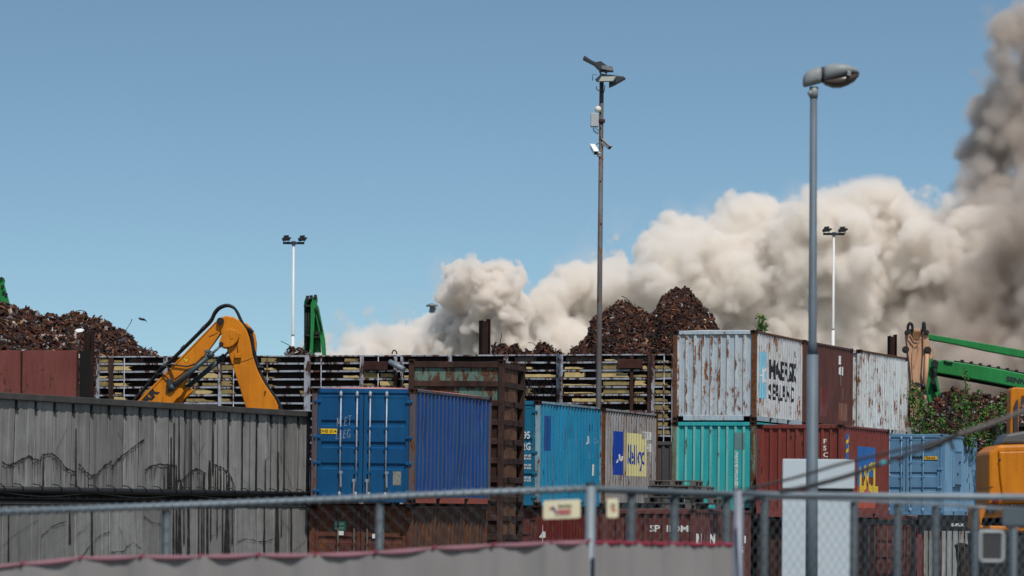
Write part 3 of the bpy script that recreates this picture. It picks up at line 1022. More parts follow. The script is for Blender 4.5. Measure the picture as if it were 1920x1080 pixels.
def pallet(x, y, z, rz, label, m, L=1.2, W=0.9):
    t = thing('wooden_pallet', label, 'pallet', (x, y, z), (0, 0, rz), 'wooden pallets stacked by the turquoise container')
    for k in range(5):
        b = MB()
        yy = -W / 2 + k * (W - 0.12) / 4
        b.bbox(-L / 2, L / 2, yy, yy + 0.12, 0.122, 0.145, 0.004)
        b.build('plank', m, t)
    for yy in (-W / 2, -0.05, W / 2 - 0.1):
        for xx in (-L / 2, -0.07, L / 2 - 0.14):
            b = MB()
            b.bbox(xx, xx + 0.14, yy, yy + 0.1, 0.022, 0.10, 0.004)
            b.build('block', m, t)
        b = MB(); b.bbox(-L / 2, L / 2, yy, yy + 0.1, 0.0, 0.022, 0.004)
        b.build('plank', m, t)
    for xx in (-L / 2, -0.07, L / 2 - 0.14):
        b = MB(); b.bbox(xx, xx + 0.14, -W / 2, W / 2, 0.10, 0.122, 0.004)
        b.build('plank', m, t)
    return t


def pallets():
    rr = random.Random(2)
    for (px, Y, n, names) in ((1259, 94.6, 5, ['bottom', 'second', 'third', 'fourth', 'topmost']), (1312, 94.9, 5, ['bottom', 'second', 'third', 'fourth', 'topmost'])):
        p = P(px, CY, Y)
        for k in range(n):
            where = 'stack nearer the pale grey container' if px < 1280 else 'stack nearer the broken white letters'
            if px > 1280 and k == 4:
                continue
            pallet(p.x + rr.uniform(-0.05, 0.05) - (0.10 * k if px > 1280 else -0.03 * k), p.y + rr.uniform(-0.05, 0.05), 2.585 + k * 0.147, R(-17 + rr.uniform(-4, 4)),
                   'weathered grey wooden pallet, %s of the %s' % (names[k] if not (px > 1280 and k == 3) else 'topmost', where), pal_w[(k + (px > 1280)) % 2])


pallets()
# ------------------------------------------------------------------ steel bay wall behind the containers
SW = Plane(175, 121.6, 1258, 116.4)
RY = SY_W = 120.0


def bridge_rows():
    zt = SW.uz(600, 667)[1]
    rows = [zt - 0.005] + [zt - 0.245 - 0.2575 * k for k in range(14)]
    return zt, rows


def steel_wall():
    zt, rows = bridge_rows()
    t = thing('steel_wall', 'long wall of white flaking steel ribs with torn yellow foam between them', 'wall', SW.o, (0, 0, SW.rot))
    wp = paint('flaking_white_steel', (0.36, 0.39, 0.44), (0.26, 0.285, 0.33), 0.62, 0.1, 0.3, 0.6, ((0.02, 0.01, 0.008), (0.085, 0.035, 0.022)))
    brp = rusty('brown_bay_sheet', (0.010, 0.007, 0.007), (0.020, 0.011, 0.010), (0.036, 0.018, 0.014), 0.8)
    pale = paint('peeling_grey_sheet', (0.16, 0.15, 0.13), (0.05, 0.035, 0.03), 0.6, 0.2, 0.4)
    foam = plain('yellow_foam', (0.52, 0.39, 0.18), 0.95, 0, 0.3, 6, 0.1)
    old_foam = plain('sooty_foam', (0.30, 0.225, 0.10), 0.95, 0, 0.6, 5, 0.1)
    u0, u1 = SW.u(176), SW.u(1300)
    depth = 0.24
    b = MB()
    b.box(u0, u1, depth, depth + 0.02, -0.14, zt - 0.02)
    b.build('back_sheet', brp, t)
    b = MB()
    b.bbox(u0, u1, -0.02, depth + 0.04, zt - 0.035, zt + 0.012, 0.006)
    b.build('top_plate', wp, t)
    posts = [(182, 6, 'w'), (207, 9, 'r'), (309, 8, 'w'), (411, 6, 'w'), (575, 12, 'w'), (677, 7, 'w'), (740, 6, 'w'), (752, 5, 'w'), (842, 7, 'w'), (947, 8, 'w'),
             (1048, 12, 'w'), (1183, 6, 'r'), (1216, 6, 'r'), (1223, 6, 'w'), (1262, 8, 'w')]
    for px, wd, k in posts:
        u = SW.u(px)
        h = wd / 58.0 / 2
        b = MB()
        b.bbox(u - h, u + h, -0.05, 0.02, -0.14, zt - 0.04, 0.008)
        b.box(u - 0.015, u + 0.015, 0.02, depth, -0.14, zt - 0.04)
        b.build('post', wp if k == 'w' else M['rust'], t)
    for px in (232, 437, 500, 601, 708, 1244):
        u = SW.u(px)
        b = MB(); b.tube([(u, -0.03, 0), (u, -0.03, zt - 0.05)], 0.018, 6)
        b.build('tie_rod', wp, t)
    edges = [u0] + [SW.u(p[0]) for p in posts if p[0] not in (752, 1223, 182)] + [u1]
    rr = random.Random(9)
    for i in range(len(edges) - 1):
        a, c = edges[i] + 0.01, edges[i + 1] - 0.01
        if c - a < 0.1:
            continue
        for k, z in enumerate(rows[1:]):
            b = MB()
            s = rr.uniform(-0.012, 0.012)
            th = 0.058
            b.raw([(a, -0.012, z - th / 2 + s), (c, -0.012, z - th / 2 - s), (c, -0.012, z + th / 2 - s), (a, -0.012, z + th / 2 + s),
                   (a, depth - 0.002, z + th / 2 - 0.02 + s), (c, depth - 0.002, z + th / 2 - 0.02 - s), (a, 0.01, z - th / 2 + s), (c, 0.01, z - th / 2 - s)],
                  [(0, 1, 2, 3), (3, 2, 5, 4), (1, 0, 6, 7), (6, 4, 5, 7)])
            b.build('rib', wp, t)
    # foam left in the bays: (pixel from, to, rows)
    fo = [(183, 203, (0, 1, 2, 3), 1), (213, 242, (1, 3), 0), (213, 230, (0, 2, 4, 5), 1), (340, 365, (1, 3, 4), 1), (372, 408, (0, 1, 2), 0), (350, 392, (4, 5), 0), (380, 409, (3, 5), 1),
          (414, 436, (1, 2, 3, 4, 5), 1), (490, 516, (0,), 1), (492, 513, (1, 2, 3), 0), (560, 572, (4,), 0), (643, 674, (0, 1, 2), 0), (654, 674, (1,), 0),
          (680, 706, (2, 3), 1), (712, 737, (2, 3), 0), (756, 764, (1, 2, 3), 0), (980, 1044, (2,), 0), (985, 995, (1, 4), 0), (1056, 1094, (1, 2), 0), (1056, 1112, (3,), 0),
          (1056, 1128, (4,), 0), (1070, 1128, (5, 6), 0), (1132, 1158, (0,), 0), (1128, 1180, (1, 2, 3), 0), (1130, 1180, (4, 5), 1), (1188, 1213, (1, 2, 3, 4, 5), 1),
          (1226, 1253, (0, 1, 2, 3, 4, 5, 6, 7, 8, 9), 1), (260, 300, (5,), 0), (262, 290, (4,), 1), (950, 978, (3, 5), 1)]
    for (pa, pb, ks, old) in fo:
        for k in ks:
            a, c = SW.u(pa) + rr.uniform(-0.05, 0.03), SW.u(pb) + rr.uniform(-0.08, 0.08)
            zt_, zb_ = rows[k + 1] + 0.19 if k == 0 else rows[k] - 0.045, rows[k + 1] + 0.045
            zt_ = min(zt_, rows[k] - 0.045)
            zt_ -= rr.choice((0, 0, 0.02, 0.06, 0.09, 0.12))
            n = 7
            top = [(a + (c - a) * q / n + (rr.uniform(-0.02, 0.02) if 0 < q < n else 0), zt_ - (0 if q < n - 1 else rr.uniform(0, 0.06)) - rr.uniform(0, 0.012)) for q in range(n + 1)]
            bot = [(a + (c - a) * (1 - q / n) + rr.uniform(-0.03, 0.03), zb_ + rr.uniform(0, 0.01)) for q in range(n + 1)]
            mid = [(c + rr.uniform(-0.14, 0.06), (zt_ + zb_) / 2)]
            b = MB()
            y = rr.uniform(-0.004, 0.035)
            b.prism(top + mid + bot, y, depth - 0.005)
            b.build('foam_slab', old_foam if (old and rr.random() < 0.75) or rr.random() < 0.3 else foam, t)
    # peeling paint band along the top row
    for (pa, pb) in ((183, 203), (235, 262), (312, 330), (490, 520), (585, 600), (960, 1000), (1056, 1120), (1140, 1175), (1190, 1212)):
        b = MB()
        b.box(SW.u(pa), SW.u(pb), depth - 0.012, depth - 0.004, rows[1] + 0.06, zt - 0.06)
        b.build('peeling_paint', pale, t)
    for (pa, pb, ya, yb) in ((682, 726, 678, 694), (1158, 1204, 674, 691)):
        b = MB()
        b.bbox(SW.u(pa), SW.u(pb), -0.12, 0.0, SW.uz(pa, yb)[1], SW.uz(pa, ya)[1], 0.012)
        b.build('patch_plate', rusty('patch_plate_rust', (0.02, 0.008, 0.007), (0.045, 0.017, 0.013), (0.075, 0.03, 0.02)), t)
    # pipe stubs and hoops on the top edge
    b = MB()
    ua, za = SW.uz(734, 679)
    ub, zb = SW.uz(764, 694)
    b.tube([(ua, -0.2, za), (ub, -0.35, zb)], 0.09, 10)
    b.build('pipe_stub', M['galv'], t)
    b = MB()
    ua, za = SW.uz(740, 664)
    b.tube([(ua - 0.07 + 0.08 * (1 - math.cos(a)), -0.06, za + 0.12 * math.sin(a)) for a in [math.pi * q / 8 for q in range(9)]], 0.022, 6)
    b.build('lifting_hoop', M['black'], t)
    # a dry vine hanging on the ribs
    b = MB()
    for q in range(14):
        u, z = SW.uz(rr.uniform(985, 1040), 742)
        pts = [(u, -0.03, z)]
        for s in range(6):
            pts.append((pts[-1][0] + rr.uniform(-0.1, 0.1), -0.05 + rr.uniform(-0.02, 0.02), pts[-1][2] + rr.uniform(0.02, 0.16)))
        b.tube(pts, 0.006, 4, 0, False)
    b.build('dry_vine', M['dark'], t, None, 'stuff')


steel_wall()


def h_beam(px, w_px, ytop, Y, label, rz=0.0):
    p = P(px, ytop, Y)
    sc = Y / F
    t = thing('steel_column', label, 'steel column', (p.x, p.y, -0.1), (0, 0, rz), 'bare rusted H columns by the steel wall')
    W, h = w_px * sc, p.z + 0.1
    b = MB()
    f = 0.03
    b.bbox(-W / 2, -W / 2 + f, -W * 0.45, W * 0.45, 0, h, 0.004)
    b.bbox(W / 2 - f, W / 2, -W * 0.45, W * 0.45, 0, h + 0.05, 0.004)
    b.box(-W / 2 + f, W / 2 - f, -0.012, 0.012, 0, h - 0.02)
    b.build('column', M['rust_dark'], t)


h_beam(909, 17, 601, 121.5, 'bare rusted H column rising above the steel wall behind the upright container', R(28))
h_beam(167, 16, 623, 117.0, 'rusted H column standing in front of the leftmost scrap heap', R(-14))
h_beam(1673, 14, 630, 126.0, 'rusted H column behind the chipped white container', R(22))


# ------------------------------------------------------------------ red plate wall at the left
def red_plate():
    q = Plane(-60, 117, 150, 116.4)
    t = thing('plate_wall', 'dull red painted steel plate wall below the scrap heap', 'wall', q.o, (0, 0, q.rot))
    rp = paint('dull_red_plate_paint', (0.135, 0.036, 0.030), (0.17, 0.05, 0.043), 0.38, 0.5, 0.45, 0.75, ((0.015, 0.008, 0.007), (0.05, 0.02, 0.014)))
    zt = q.uz(70, 657)[1]
    us = [q.u(x) for x in (-60, 40, 145)]
    for a, c in zip(us[:-1], us[1:]):
        b = MB()
        b.bbox(a + 0.004, c - 0.004, -0.03, 0.03, -0.14, zt, 0.006)
        b.build('plate', rp, t)
        b = MB()
        b.box(c - 0.035, c + 0.02, -0.055, -0.032, -0.14, zt - 0.03)
        b.build('seam_strip', M['rust_dark'], t)
    b = MB()
    b.box(us[-1] + 0.02, us[-1] + 0.35, 0.1, 0.2, -0.14, zt - 0.02)
    b.build('dark_gap_plate', M['hole'], t)


red_plate()


# ------------------------------------------------------------------ grey panel walls in front
CWL = Plane(0, 72, 578, 84)
conc_t = None


def panel_wall():
    t = NT('grey_cement_panel')
    v = t.coord((1, 1, 1), (3, 5, 2))
    run = t.coord((1, 1, 0.06), (3, 1, 2))
    oi = t.n('ShaderNodeObjectInfo')
    base = t.mix(oi.outputs['Random'], (0.175, 0.168, 0.157), (0.29, 0.28, 0.265))
    c = t.mix(t.math('MULTIPLY', t.ramp(t.noise(v, 1.3, 8, 0.65), 0.35, 0.7), 0.55), base, (0.10, 0.095, 0.088))
    c = t.mix(t.math('MULTIPLY', t.ramp(t.noise(run, 9, 6, 0.65), 0.50, 0.72), 0.65), c, (0.06, 0.053, 0.047))
    c = t.mix(t.math('MULTIPLY', t.ramp(t.noise(run, 15, 4, 0.6), 0.58, 0.72), 0.45), c, (0.24, 0.235, 0.225))
    c = t.mix(t.math('MULTIPLY', t.ramp(t.noise(run, 4.2, 5, 0.7), 0.60, 0.70), 0.85), c, (0.045, 0.038, 0.034))
    c = t.mix(t.math('MULTIPLY', t.noise(v, 60, 3), 0.35), c, t.mix(1.0, c, (0.5, 0.5, 0.5), 'MULTIPLY'))
    t.bump(t.noise(v, 28, 6), 0.25, 0.01)
    cem = t.out(c, 0.9, 0, 0.2)
    crack = plain('dark_crack', (0.012, 0.010, 0.009), 0.95)
    soot = plain('black_stain_and_shadow', (0.018, 0.015, 0.014), 0.9, 0, 0.6, 9)  # colour of the water stains and of the painted joint shadows
    cop = plain('dark_coping', (0.06, 0.055, 0.05), 0.8, 0, 0.5, 2)
    th = thing('panel_wall', 'cracked grey cement panel wall in two tiers with a black pipe between', 'wall', CWL.o, (0, 0, CWL.rot))
    rr = random.Random(6)
    q = CWL
    zt, zm1, zm0 = 4.70, q.uz(300, 921)[1], q.uz(300, 944)[1]
    joints = [-44, -8, 27, 63, 99, 134, 168, 201, 231, 259, 288, 316, 344, 371, 398, 426, 452, 479, 505, 531, 556, 581]
    for k in range(len(joints) - 1):
        u0, u1 = q.u(joints[k]) + 0.008, q.u(joints[k + 1]) - 0.008
        y = rr.uniform(-0.004, 0.010)
        lean = rr.uniform(-0.004, 0.004)
        b = MB()
        W = u1 - u0
        prof = [(0, 0.0), (0.02, -0.016), (0.30 * W, -0.021 + rr.uniform(-.004, .004)), (0.34 * W, -0.009), (0.62 * W, -0.012), (0.66 * W, -0.023 + rr.uniform(-.004, .004)), (W - 0.02, -0.015), (W, 0.0)]
        n = len(prof)
        tilt = 0.10 * max(0.0, 1 - joints[k] / 330.0) + rr.uniform(-0.012, 0.012)
        for z, dy, du in ((zm1 + 0.0, lean, -tilt * 0.6), (zt - 0.6, 0.0, 0.0), (zt - 0.11, -lean, tilt * 0.3)):
            b.v += [(u0 + a + du, y + d + dy, z) for a, d in prof]
        for j in range(2):
            for i in range(n - 1):
                b.f.append((j * n + i, j * n + i + 1, (j + 1) * n + i + 1, (j + 1) * n + i)); b.mi.append(0); b.sm.append(False)
        b.build('panel', cem, th)
        b = MB()
        b.bbox(u0 - 0.02, u0 + 0.015, -0.06, 0.0, zt - 0.28, zt - 0.12, 0.006)
        b.bbox(u0 - 0.02, u0 + 0.06, -0.06, -0.01, zt - 0.31, zt - 0.26, 0.006)
        b.build('hook', M['black'], th)
    j2 = [-70, 3, 73, 140, 204, 267, 305, 322, 352, 372, 388, 420, 440, 493, 517, 544, 581]
    for k in range(len(j2) - 1):
        u0, u1 = q.u(j2[k]) + 0.006, q.u(j2[k + 1]) - 0.006
        y = rr.uniform(-0.004, 0.004)
        b = MB()
        W = u1 - u0
        prof = [(0, 0.0), (0.02, -0.015), (0.42 * W, -0.02), (0.45 * W, -0.008), (0.78 * W, -0.01), (0.81 * W, -0.022), (W - 0.02, -0.014), (W, 0.0)]
        n = len(prof)
        for z in (-0.14, zm0 - 0.06):
            b.v += [(u0 + a, y + d, z) for a, d in prof]
        for i in range(n - 1):
            b.f.append((i, i + 1, n + i + 1, n + i)); b.mi.append(0); b.sm.append(False)
        b.build('panel', cem, th)
    b = MB()
    b.box(q.u(-70), q.u(581), 0.065, 0.085, -0.14, zt - 0.12)
    b.build('backing', M['hole'], th)
    b = MB()
    b.bbox(q.u(-70), q.u(581), -0.10, 0.10, zt - 0.11, zt + 0.02, 0.01)
    b.build('coping', cop, th)
    b = MB()
    b.tube([(q.u(-70), -0.09, zm1 - 0.02), (q.u(581), -0.09, zm1 - 0.02)], 0.065, 12)
    pipe = b.build('pipe', M['black'], th)
    for k in joints[1:]:
        b = MB()
        u = q.u(k) + 0.05
        b.tube([(u - 0.12, -0.03, zm1 + 0.10), (u - 0.02, -0.10, zm1 + 0.085), (u + 0.02, -0.165, zm1 + 0.03), (u + 0.02, -0.165, zm1 - 0.03)], 0.012, 5)
        b.build('bracket', M['black'], pipe)
    b = MB()
    b.bbox(q.u(-70), q.u(581), -0.04, 0.06, zm0 - 0.05, zm0 + 0.02, 0.006)
    b.build('ledge', cop, th)
    b = MB()
    pts = [(q.u(-70) + k * 0.55, -0.06, (zm0 + zm1) / 2 + 0.035 * math.sin(k * 0.9) + 0.02) for k in range(27)]
    b.tube(pts, 0.010, 5)
    b.build('cable', plain('grey_cable', (0.12, 0.11, 0.10), 0.7), th)

    def strip(lines, off, sx, sy, w, name, m, yy):
        b = MB()
        for ln in lines:
            pts = []
            for (x, y) in ln:
                u, z = q.uz(x / 3.0, 720 + y / 3.0)
                pts.append(Vector((u, z)))
            fine = []
            for a, c in zip(pts[:-1], pts[1:]):
                for s in range(7):
                    pt = a.lerp(c, s / 7)
                    fine.append(pt + Vector((rr.uniform(-0.011, 0.011), rr.uniform(-0.014, 0.014))) * (1 if s else 0.3))
            fine.append(pts[-1])
            for i, (a, c) in enumerate(zip(fine[:-1], fine[1:])):
                d = (c - a).normalized()
                nn = Vector((-d.y, d.x))
                wa = w * rr.uniform(0.4, 1.5) * 0.5
                b.face([(a.x + nn.x * wa, yy, a.y + nn.y * wa), (a.x - nn.x * wa, yy, a.y - nn.y * wa), (c.x - nn.x * wa, yy, c.y - nn.y * wa), (c.x + nn.x * wa, yy, c.y + nn.y * wa)])
        b.build(name, m, th, None, 'stuff')

    thick = [[(5, 440), (45, 460), (100, 430), (155, 405), (185, 425), (220, 430), (230, 395), (285, 390), (320, 420), (360, 470), (420, 500)],
             [(435, 450), (470, 490), (505, 520), (540, 505), (580, 460), (620, 435)], [(620, 465), (680, 400), (720, 375), (770, 335), (805, 312)],
             [(808, 485), (850, 458), (890, 450), (950, 455), (980, 460)], [(985, 545), (1020, 540), (1060, 495), (1095, 475), (1130, 495), (1150, 500)],
             [(1195, 450), (1250, 475), (1285, 510), (1320, 590)], [(430, 1010), (490, 920), (560, 850), (610, 835)], [(615, 945), (690, 940), (705, 915), (740, 890), (790, 930)],
             [(800, 745), (850, 780), (890, 785), (920, 805)], [(225, 860), (280, 800), (365, 775)], [(1325, 890), (1370, 870), (1480, 890), (1530, 870)]]
    thin = [[(655, 265), (680, 320), (700, 360)], [(1110, 400), (1130, 360), (1150, 320)], [(1490, 430), (1530, 370)], [(1350, 530), (1385, 560), (1410, 600)],
            [(1555, 380), (1600, 470), (1640, 590)], [(150, 340), (155, 400)], [(0, 920), (60, 860), (130, 810), (215, 760)], [(1165, 880), (1230, 800), (1315, 765)],
            [(1570, 760), (1630, 830)], [(1640, 940), (1710, 880)], [(660, 800), (690, 870), (705, 915)], [(270, 1000), (300, 985), (390, 1000)], [(310, 370), (370, 250)],
            [(1060, 260), (1100, 390), (1110, 430)], [(1690, 440), (1720, 470)], [(420, 850), (470, 820)], [(1300, 470), (1320, 480), (1322, 560)]]
    strip(thick[:6], 0, 1, 1, 0.032, 'crack', crack, -0.036)
    strip(thick[6:], 0, 1, 1, 0.016, 'crack', crack, -0.0365)
    strip(thin, 0, 1, 1, 0.008, 'hairline_crack', crack, -0.0355)
    grime = plain('brown_grime', (0.075, 0.066, 0.056), 0.95, 0, 0.6, 14)
    b = MB()
    for ln in thick[:6]:
        for (xa, ya), (xc, yc) in zip(ln[:-1], ln[1:]):
            for k in range(max(1, int(abs(xc - xa) / 7))):
                f = rr.random()
                u, z = q.uz((xa + (xc - xa) * f) / 3.0, 720 + (ya + (yc - ya) * f) / 3.0)
                L, hw = rr.choice((0.1, 0.18, 0.3, 0.5)) * rr.uniform(0.6, 1.1), rr.uniform(0.003, 0.011)
                z1 = max(zm1 + 0.01, z - L)
                b.face([(u - hw, -0.0345, z), (u + hw, -0.0345, z), (u + hw * 0.4, -0.0345, z1), (u - hw * 0.4, -0.0345, z1)])
    b.build('grime', grime, th, None, 'stuff')
    b = MB()
    for px in (344, 352, 371, 398, 405, 426, 452, 466, 479, 505, 518, 531, 556):
        hw = rr.uniform(0.010, 0.020)
        u = q.u(px)
        b.face([(u - hw, -0.0355, zm1), (u + hw, -0.0355, zm1), (u + hw * 0.6, -0.0355, zt - 0.14), (u - hw * 0.6, -0.0355, zt - 0.14)])
    b.build('joint_shadow', soot, th, None, 'stuff')  # dark strips that paint the shadow in the wider panel joints
    b = MB()
    for (x, w, y0, y1) in [(916, 5, 455, 592), (940, 10, 455, 592), (955, 8, 300, 592), (972, 7, 220, 592), (985, 6, 455, 590), (1000, 6, 180, 545), (1068, 5, 150, 592), (1172, 12, 430, 592), (1190, 4, 190, 500),
                           (1205, 5, 465, 595), (1218, 4, 470, 595), (1235, 6, 475, 595), (1252, 4, 480, 595), (1268, 5, 485, 595), (1280, 8, 500, 600), (1275, 4, 190, 480), (1558, 7, 380, 600),
                           (1355, 4, 200, 590), (1435, 4, 190, 600), (1486, 4, 420, 600), (1010, 12, 545, 590), (1065, 6, 560, 592), (1140, 9, 500, 592),
                           (910, 5, 690, 1000), (968, 7, 690, 1000), (985, 9, 690, 1000), (1003, 14, 690, 990), (1028, 5, 690, 900), (1055, 9, 690, 1000), (1110, 5, 690, 1000), (1128, 6, 690, 1000), (1140, 4, 690, 1000),
                           (1160, 9, 690, 1000), (1178, 5, 690, 880), (1215, 4, 690, 860), (1245, 5, 690, 1000), (1270, 20, 690, 995), (1300, 4, 690, 900), (1480, 8, 680, 985), (1552, 19, 680, 985), (1575, 4, 700, 860), (1632, 8, 680, 985),
                           (385, 7, 690, 900), (510, 9, 690, 1000), (40, 5, 690, 1000), (420, 6, 250, 590), (235, 5, 400, 590)]:
        n = 5
        prev = None
        for k in range(n + 1):
            u, z = q.uz(x / 3.0 + rr.uniform(-0.2, 0.2), 720 + (y0 + (y1 - y0) * k / n) / 3.0)
            hw = w / 3.0 / 82 * 1.4 * (0.6 + 0.5 * k / n) * rr.uniform(0.7, 1.2)
            cur = ((u - hw, -0.035, z), (u + hw, -0.035, z))
            if prev:
                b.face([prev[0], prev[1], cur[1], cur[0]])
            prev = cur
    b.build('water_stain', soot, th, None, 'stuff')


panel_wall()


# ------------------------------------------------------------------ scrap heaps
scrap_m = tinted('scrap_metal')
scrap_base = rusty('scrap_core', (0.012, 0.008, 0.007), (0.03, 0.014, 0.010), (0.06, 0.026, 0.016), 3)


def scrap_heap(label, top, Y, depth, n, seed, size=1.0, base_y=700, light=0.05):
    """top: the pixel outline of the crest. The heap is a real mound behind it, its near slope covered with loose shards."""
    rr = random.Random(seed)
    nr = np.random.default_rng(seed)
    xs, ys = [a for a, c in top], [c for a, c in top]
    c0 = P((xs[0] + xs[-1]) / 2, CY, Y)
    t = thing('scrap_heap', label, 'scrap heap', (c0.x, c0.y, -0.14))
    sc = Y / F

    def crest(X):
        px = (X / Y) * F + CX
        p = P(px, float(np.interp(px, xs, ys)), Y)
        return p.z + size * (0.10 * math.sin(X * 3.1 + seed) + 0.08 * math.sin(X * 7.3 + 2 * seed) + 0.05 * math.sin(X * 15.1))

    xa, xb = P(xs[0], CY, Y).x, P(xs[-1], CY, Y).x

    def height(X, dy):
        h = crest(X) + 0.14
        k = abs(dy) / depth
        return max(0.0, h * (1 - k ** 1.25)) if k < 1 else 0.0

    nx, ny = 60, 24
    b = MB()
    for j in range(ny + 1):
        for i in range(nx + 1):
            X = xa + (xb - xa) * i / nx
            dy = -depth + 2 * depth * j / ny
            z = height(X, dy)
            b.v.append((X - c0.x + rr.uniform(-.05, .05), dy, max(0, z - 0.10 * size + rr.uniform(-0.1, 0.1) * size)))
    for j in range(ny):
        for i in range(nx):
            k = j * (nx + 1) + i
            b.f.append((k, k + 1, k + nx + 2, k + nx + 1)); b.mi.append(0); b.sm.append(False)
    b.build('core', scrap_base, t)
    pal = [(0.042, 0.015, 0.009), (0.064, 0.022, 0.012), (0.030, 0.012, 0.009), (0.085, 0.031, 0.016), (0.018, 0.011, 0.009), (0.05, 0.022, 0.015), (0.12, 0.048, 0.024), (0.034, 0.018, 0.014), (0.012, 0.009, 0.009), (0.045, 0.014, 0.009)]
    greys = [(0.16, 0.15, 0.15), (0.30, 0.29, 0.30), (0.10, 0.11, 0.13), (0.36, 0.30, 0.25), (0.24, 0.12, 0.05)]
    b = MB()
    tint = []
    zvis = P(xs[0], base_y, Y).z
    made = 0
    while made < n:
        X = rr.uniform(xa, xb)
        h = crest(X)
        dy = -depth * 0.75 * rr.random() ** 1.3 if rr.random() < 0.9 else rr.uniform(0, depth * 0.15)
        z = height(X, dy)
        if z - 0.14 < zvis - 0.6:
            continue
        made += 1
        L = size * rr.choice((0.08, 0.10, 0.13, 0.16, 0.2, 0.26, 0.42)) * rr.uniform(0.7, 1.2)
        W = L * rr.uniform(0.10, 0.40)
        T = L * rr.uniform(0.03, 0.12)
        c = Vector((X - c0.x, dy, z + rr.uniform(-0.06, 0.08) * size))
        ax = Vector((rr.gauss(0, 1), rr.gauss(0, 0.7), rr.gauss(0, 0.75))).normalized()
        nn = Vector((rr.gauss(0, 1), rr.gauss(-0.4, 1), rr.gauss(0.4, 1)))
        sd_ = ax.cross(nn).normalized()
        nn = sd_.cross(ax).normalized()
        bend = rr.uniform(-0.5, 0.5) * L
        mid = c + nn * bend
        vs = []
        for (q, wd) in ((c - ax * L / 2, W * rr.uniform(0.3, 1)), (mid, W), (c + ax * L / 2, W * rr.uniform(0.3, 1))):
            vs += [q - sd_ * wd / 2 - nn * T, q + sd_ * wd / 2 - nn * T, q + sd_ * wd / 2 + nn * T, q - sd_ * wd / 2 + nn * T]
        fs = []
        for k in (0, 4):
            fs += [(k, k + 1, k + 5, k + 4), (k + 1, k + 2, k + 6, k + 5), (k + 2, k + 3, k + 7, k + 6), (k + 3, k, k + 4, k + 7)]
        fs += [(3, 2, 1, 0), (8, 9, 10, 11)]
        b.raw(vs, fs)
        col = rr.choice(greys) if rr.random() < light else rr.choice(pal)
        f = rr.uniform(0.8, 1.65)
        tint += [(col[0] * f, col[1] * f, col[2] * f, 1)] * 12
    b.tint = tint
    b.build('loose_scrap', scrap_m, t, None, 'stuff')
    b = MB()
    tint = []
    for k in range(int(6 * size)):
        X = rr.uniform(xa, xb)
        p0 = Vector((X - c0.x, -0.2, crest(X) + 0.14))
        pts = [p0]
        d = Vector((rr.uniform(-0.5, 0.5), 0, rr.uniform(0.2, 0.6)))
        for s in range(5):
            pts.append(pts[-1] + d * 0.16)
            d = (d + Vector((rr.uniform(-0.35, 0.35), 0, rr.uniform(-0.3, 0.12))))
        m0 = len(b.v)
        b.tube(pts, 0.014, 4, 0, False)
        tint += [(0.03, 0.018, 0.014, 1)] * (len(b.v) - m0)
    b.tint = tint
    b.build('bent_rod', scrap_m, t, None, 'stuff')
    return t


lh = scrap_heap('long rusty scrap heap above the red plate wall, tailing off under the gull', [(-60, 590), (0, 582), (30, 584), (60, 586), (80, 594), (100, 603), (112, 605), (125, 598), (150, 594), (175, 597), (190, 606), (210, 620), (235, 637), (262, 655), (290, 668), (300, 672)], 132, 9.0, 22000, 1, 0.88, 690, 0.12)
scrap_heap('twin peaked rusty scrap heap left of the rusty white container', [(1066, 672), (1078, 658), (1100, 630), (1110, 604), (1130, 588), (1150, 575), (1172, 573), (1195, 580), (1212, 592), (1225, 588), (1232, 572), (1250, 556), (1268, 546), (1285, 547), (1298, 560), (1318, 576), (1334, 602), (1342, 625), (1360, 660), (1372, 690)], 136, 8.0, 30000, 2, 0.68, 690, 0.05)
scrap_heap('low rusty scrap heap just beyond the H column on the steel wall', [(915, 668), (925, 659), (945, 650), (962, 649), (972, 657), (980, 660), (990, 655), (1015, 650), (1030, 655), (1046, 664), (1052, 670)], 140, 4.0, 2600, 3, 0.72, 690, 0.03)
scrap_heap('small dark scrap heap at the foot of the green arm', [(527, 676), (536, 659), (545, 655), (555, 658), (562, 661), (575, 659), (590, 668), (596, 676)], 150, 3.0, 1000, 4, 0.7, 690, 0.25)
scrap_heap('dark scrap heap behind the shrubs under the green boom', [(1728, 790), (1740, 765), (1752, 750), (1770, 742), (1800, 739), (1830, 742), (1860, 746), (1890, 754), (1915, 768), (1945, 800)], 127, 5.0, 9000, 5, 0.75, 845, 0.16)
# the pale sheet lying on the left heap and a curled pipe beside it
b = MB()
p = P(149, 620, 126.6)
b.prism([(-0.16, -0.02), (-0.05, -0.09), (0.10, -0.06), (0.17, 0.03), (0.06, 0.08), (-0.10, 0.06)], -0.02, 0.02)
o = b.build('metal_sheet', M['white_ink'])
o.matrix_world = Matrix.Translation(p) @ Matrix.Rotation(R(-35), 4, 'X')
tag(o, 'crumpled white metal sheet lying on the long scrap heap', 'metal sheet')
b = MB()
pts = [P(x, y, 128) for x, y in ((258, 648), (264, 650), (268, 656), (268.5, 661))]
b.tube(pts, 0.03, 6)
b.tube([P(x, y, 128) for x, y in ((270, 657), (278, 656), (285, 651))], 0.016, 6)
b.tube([P(x, y, 128) for x, y in ((225, 646), (232, 640), (237, 635))], 0.03, 6)
o = b.build('bent_pipe', M['dark'])
tag(o, 'bent dark rods sticking out of the tail of the long scrap heap', 'scrap rods')


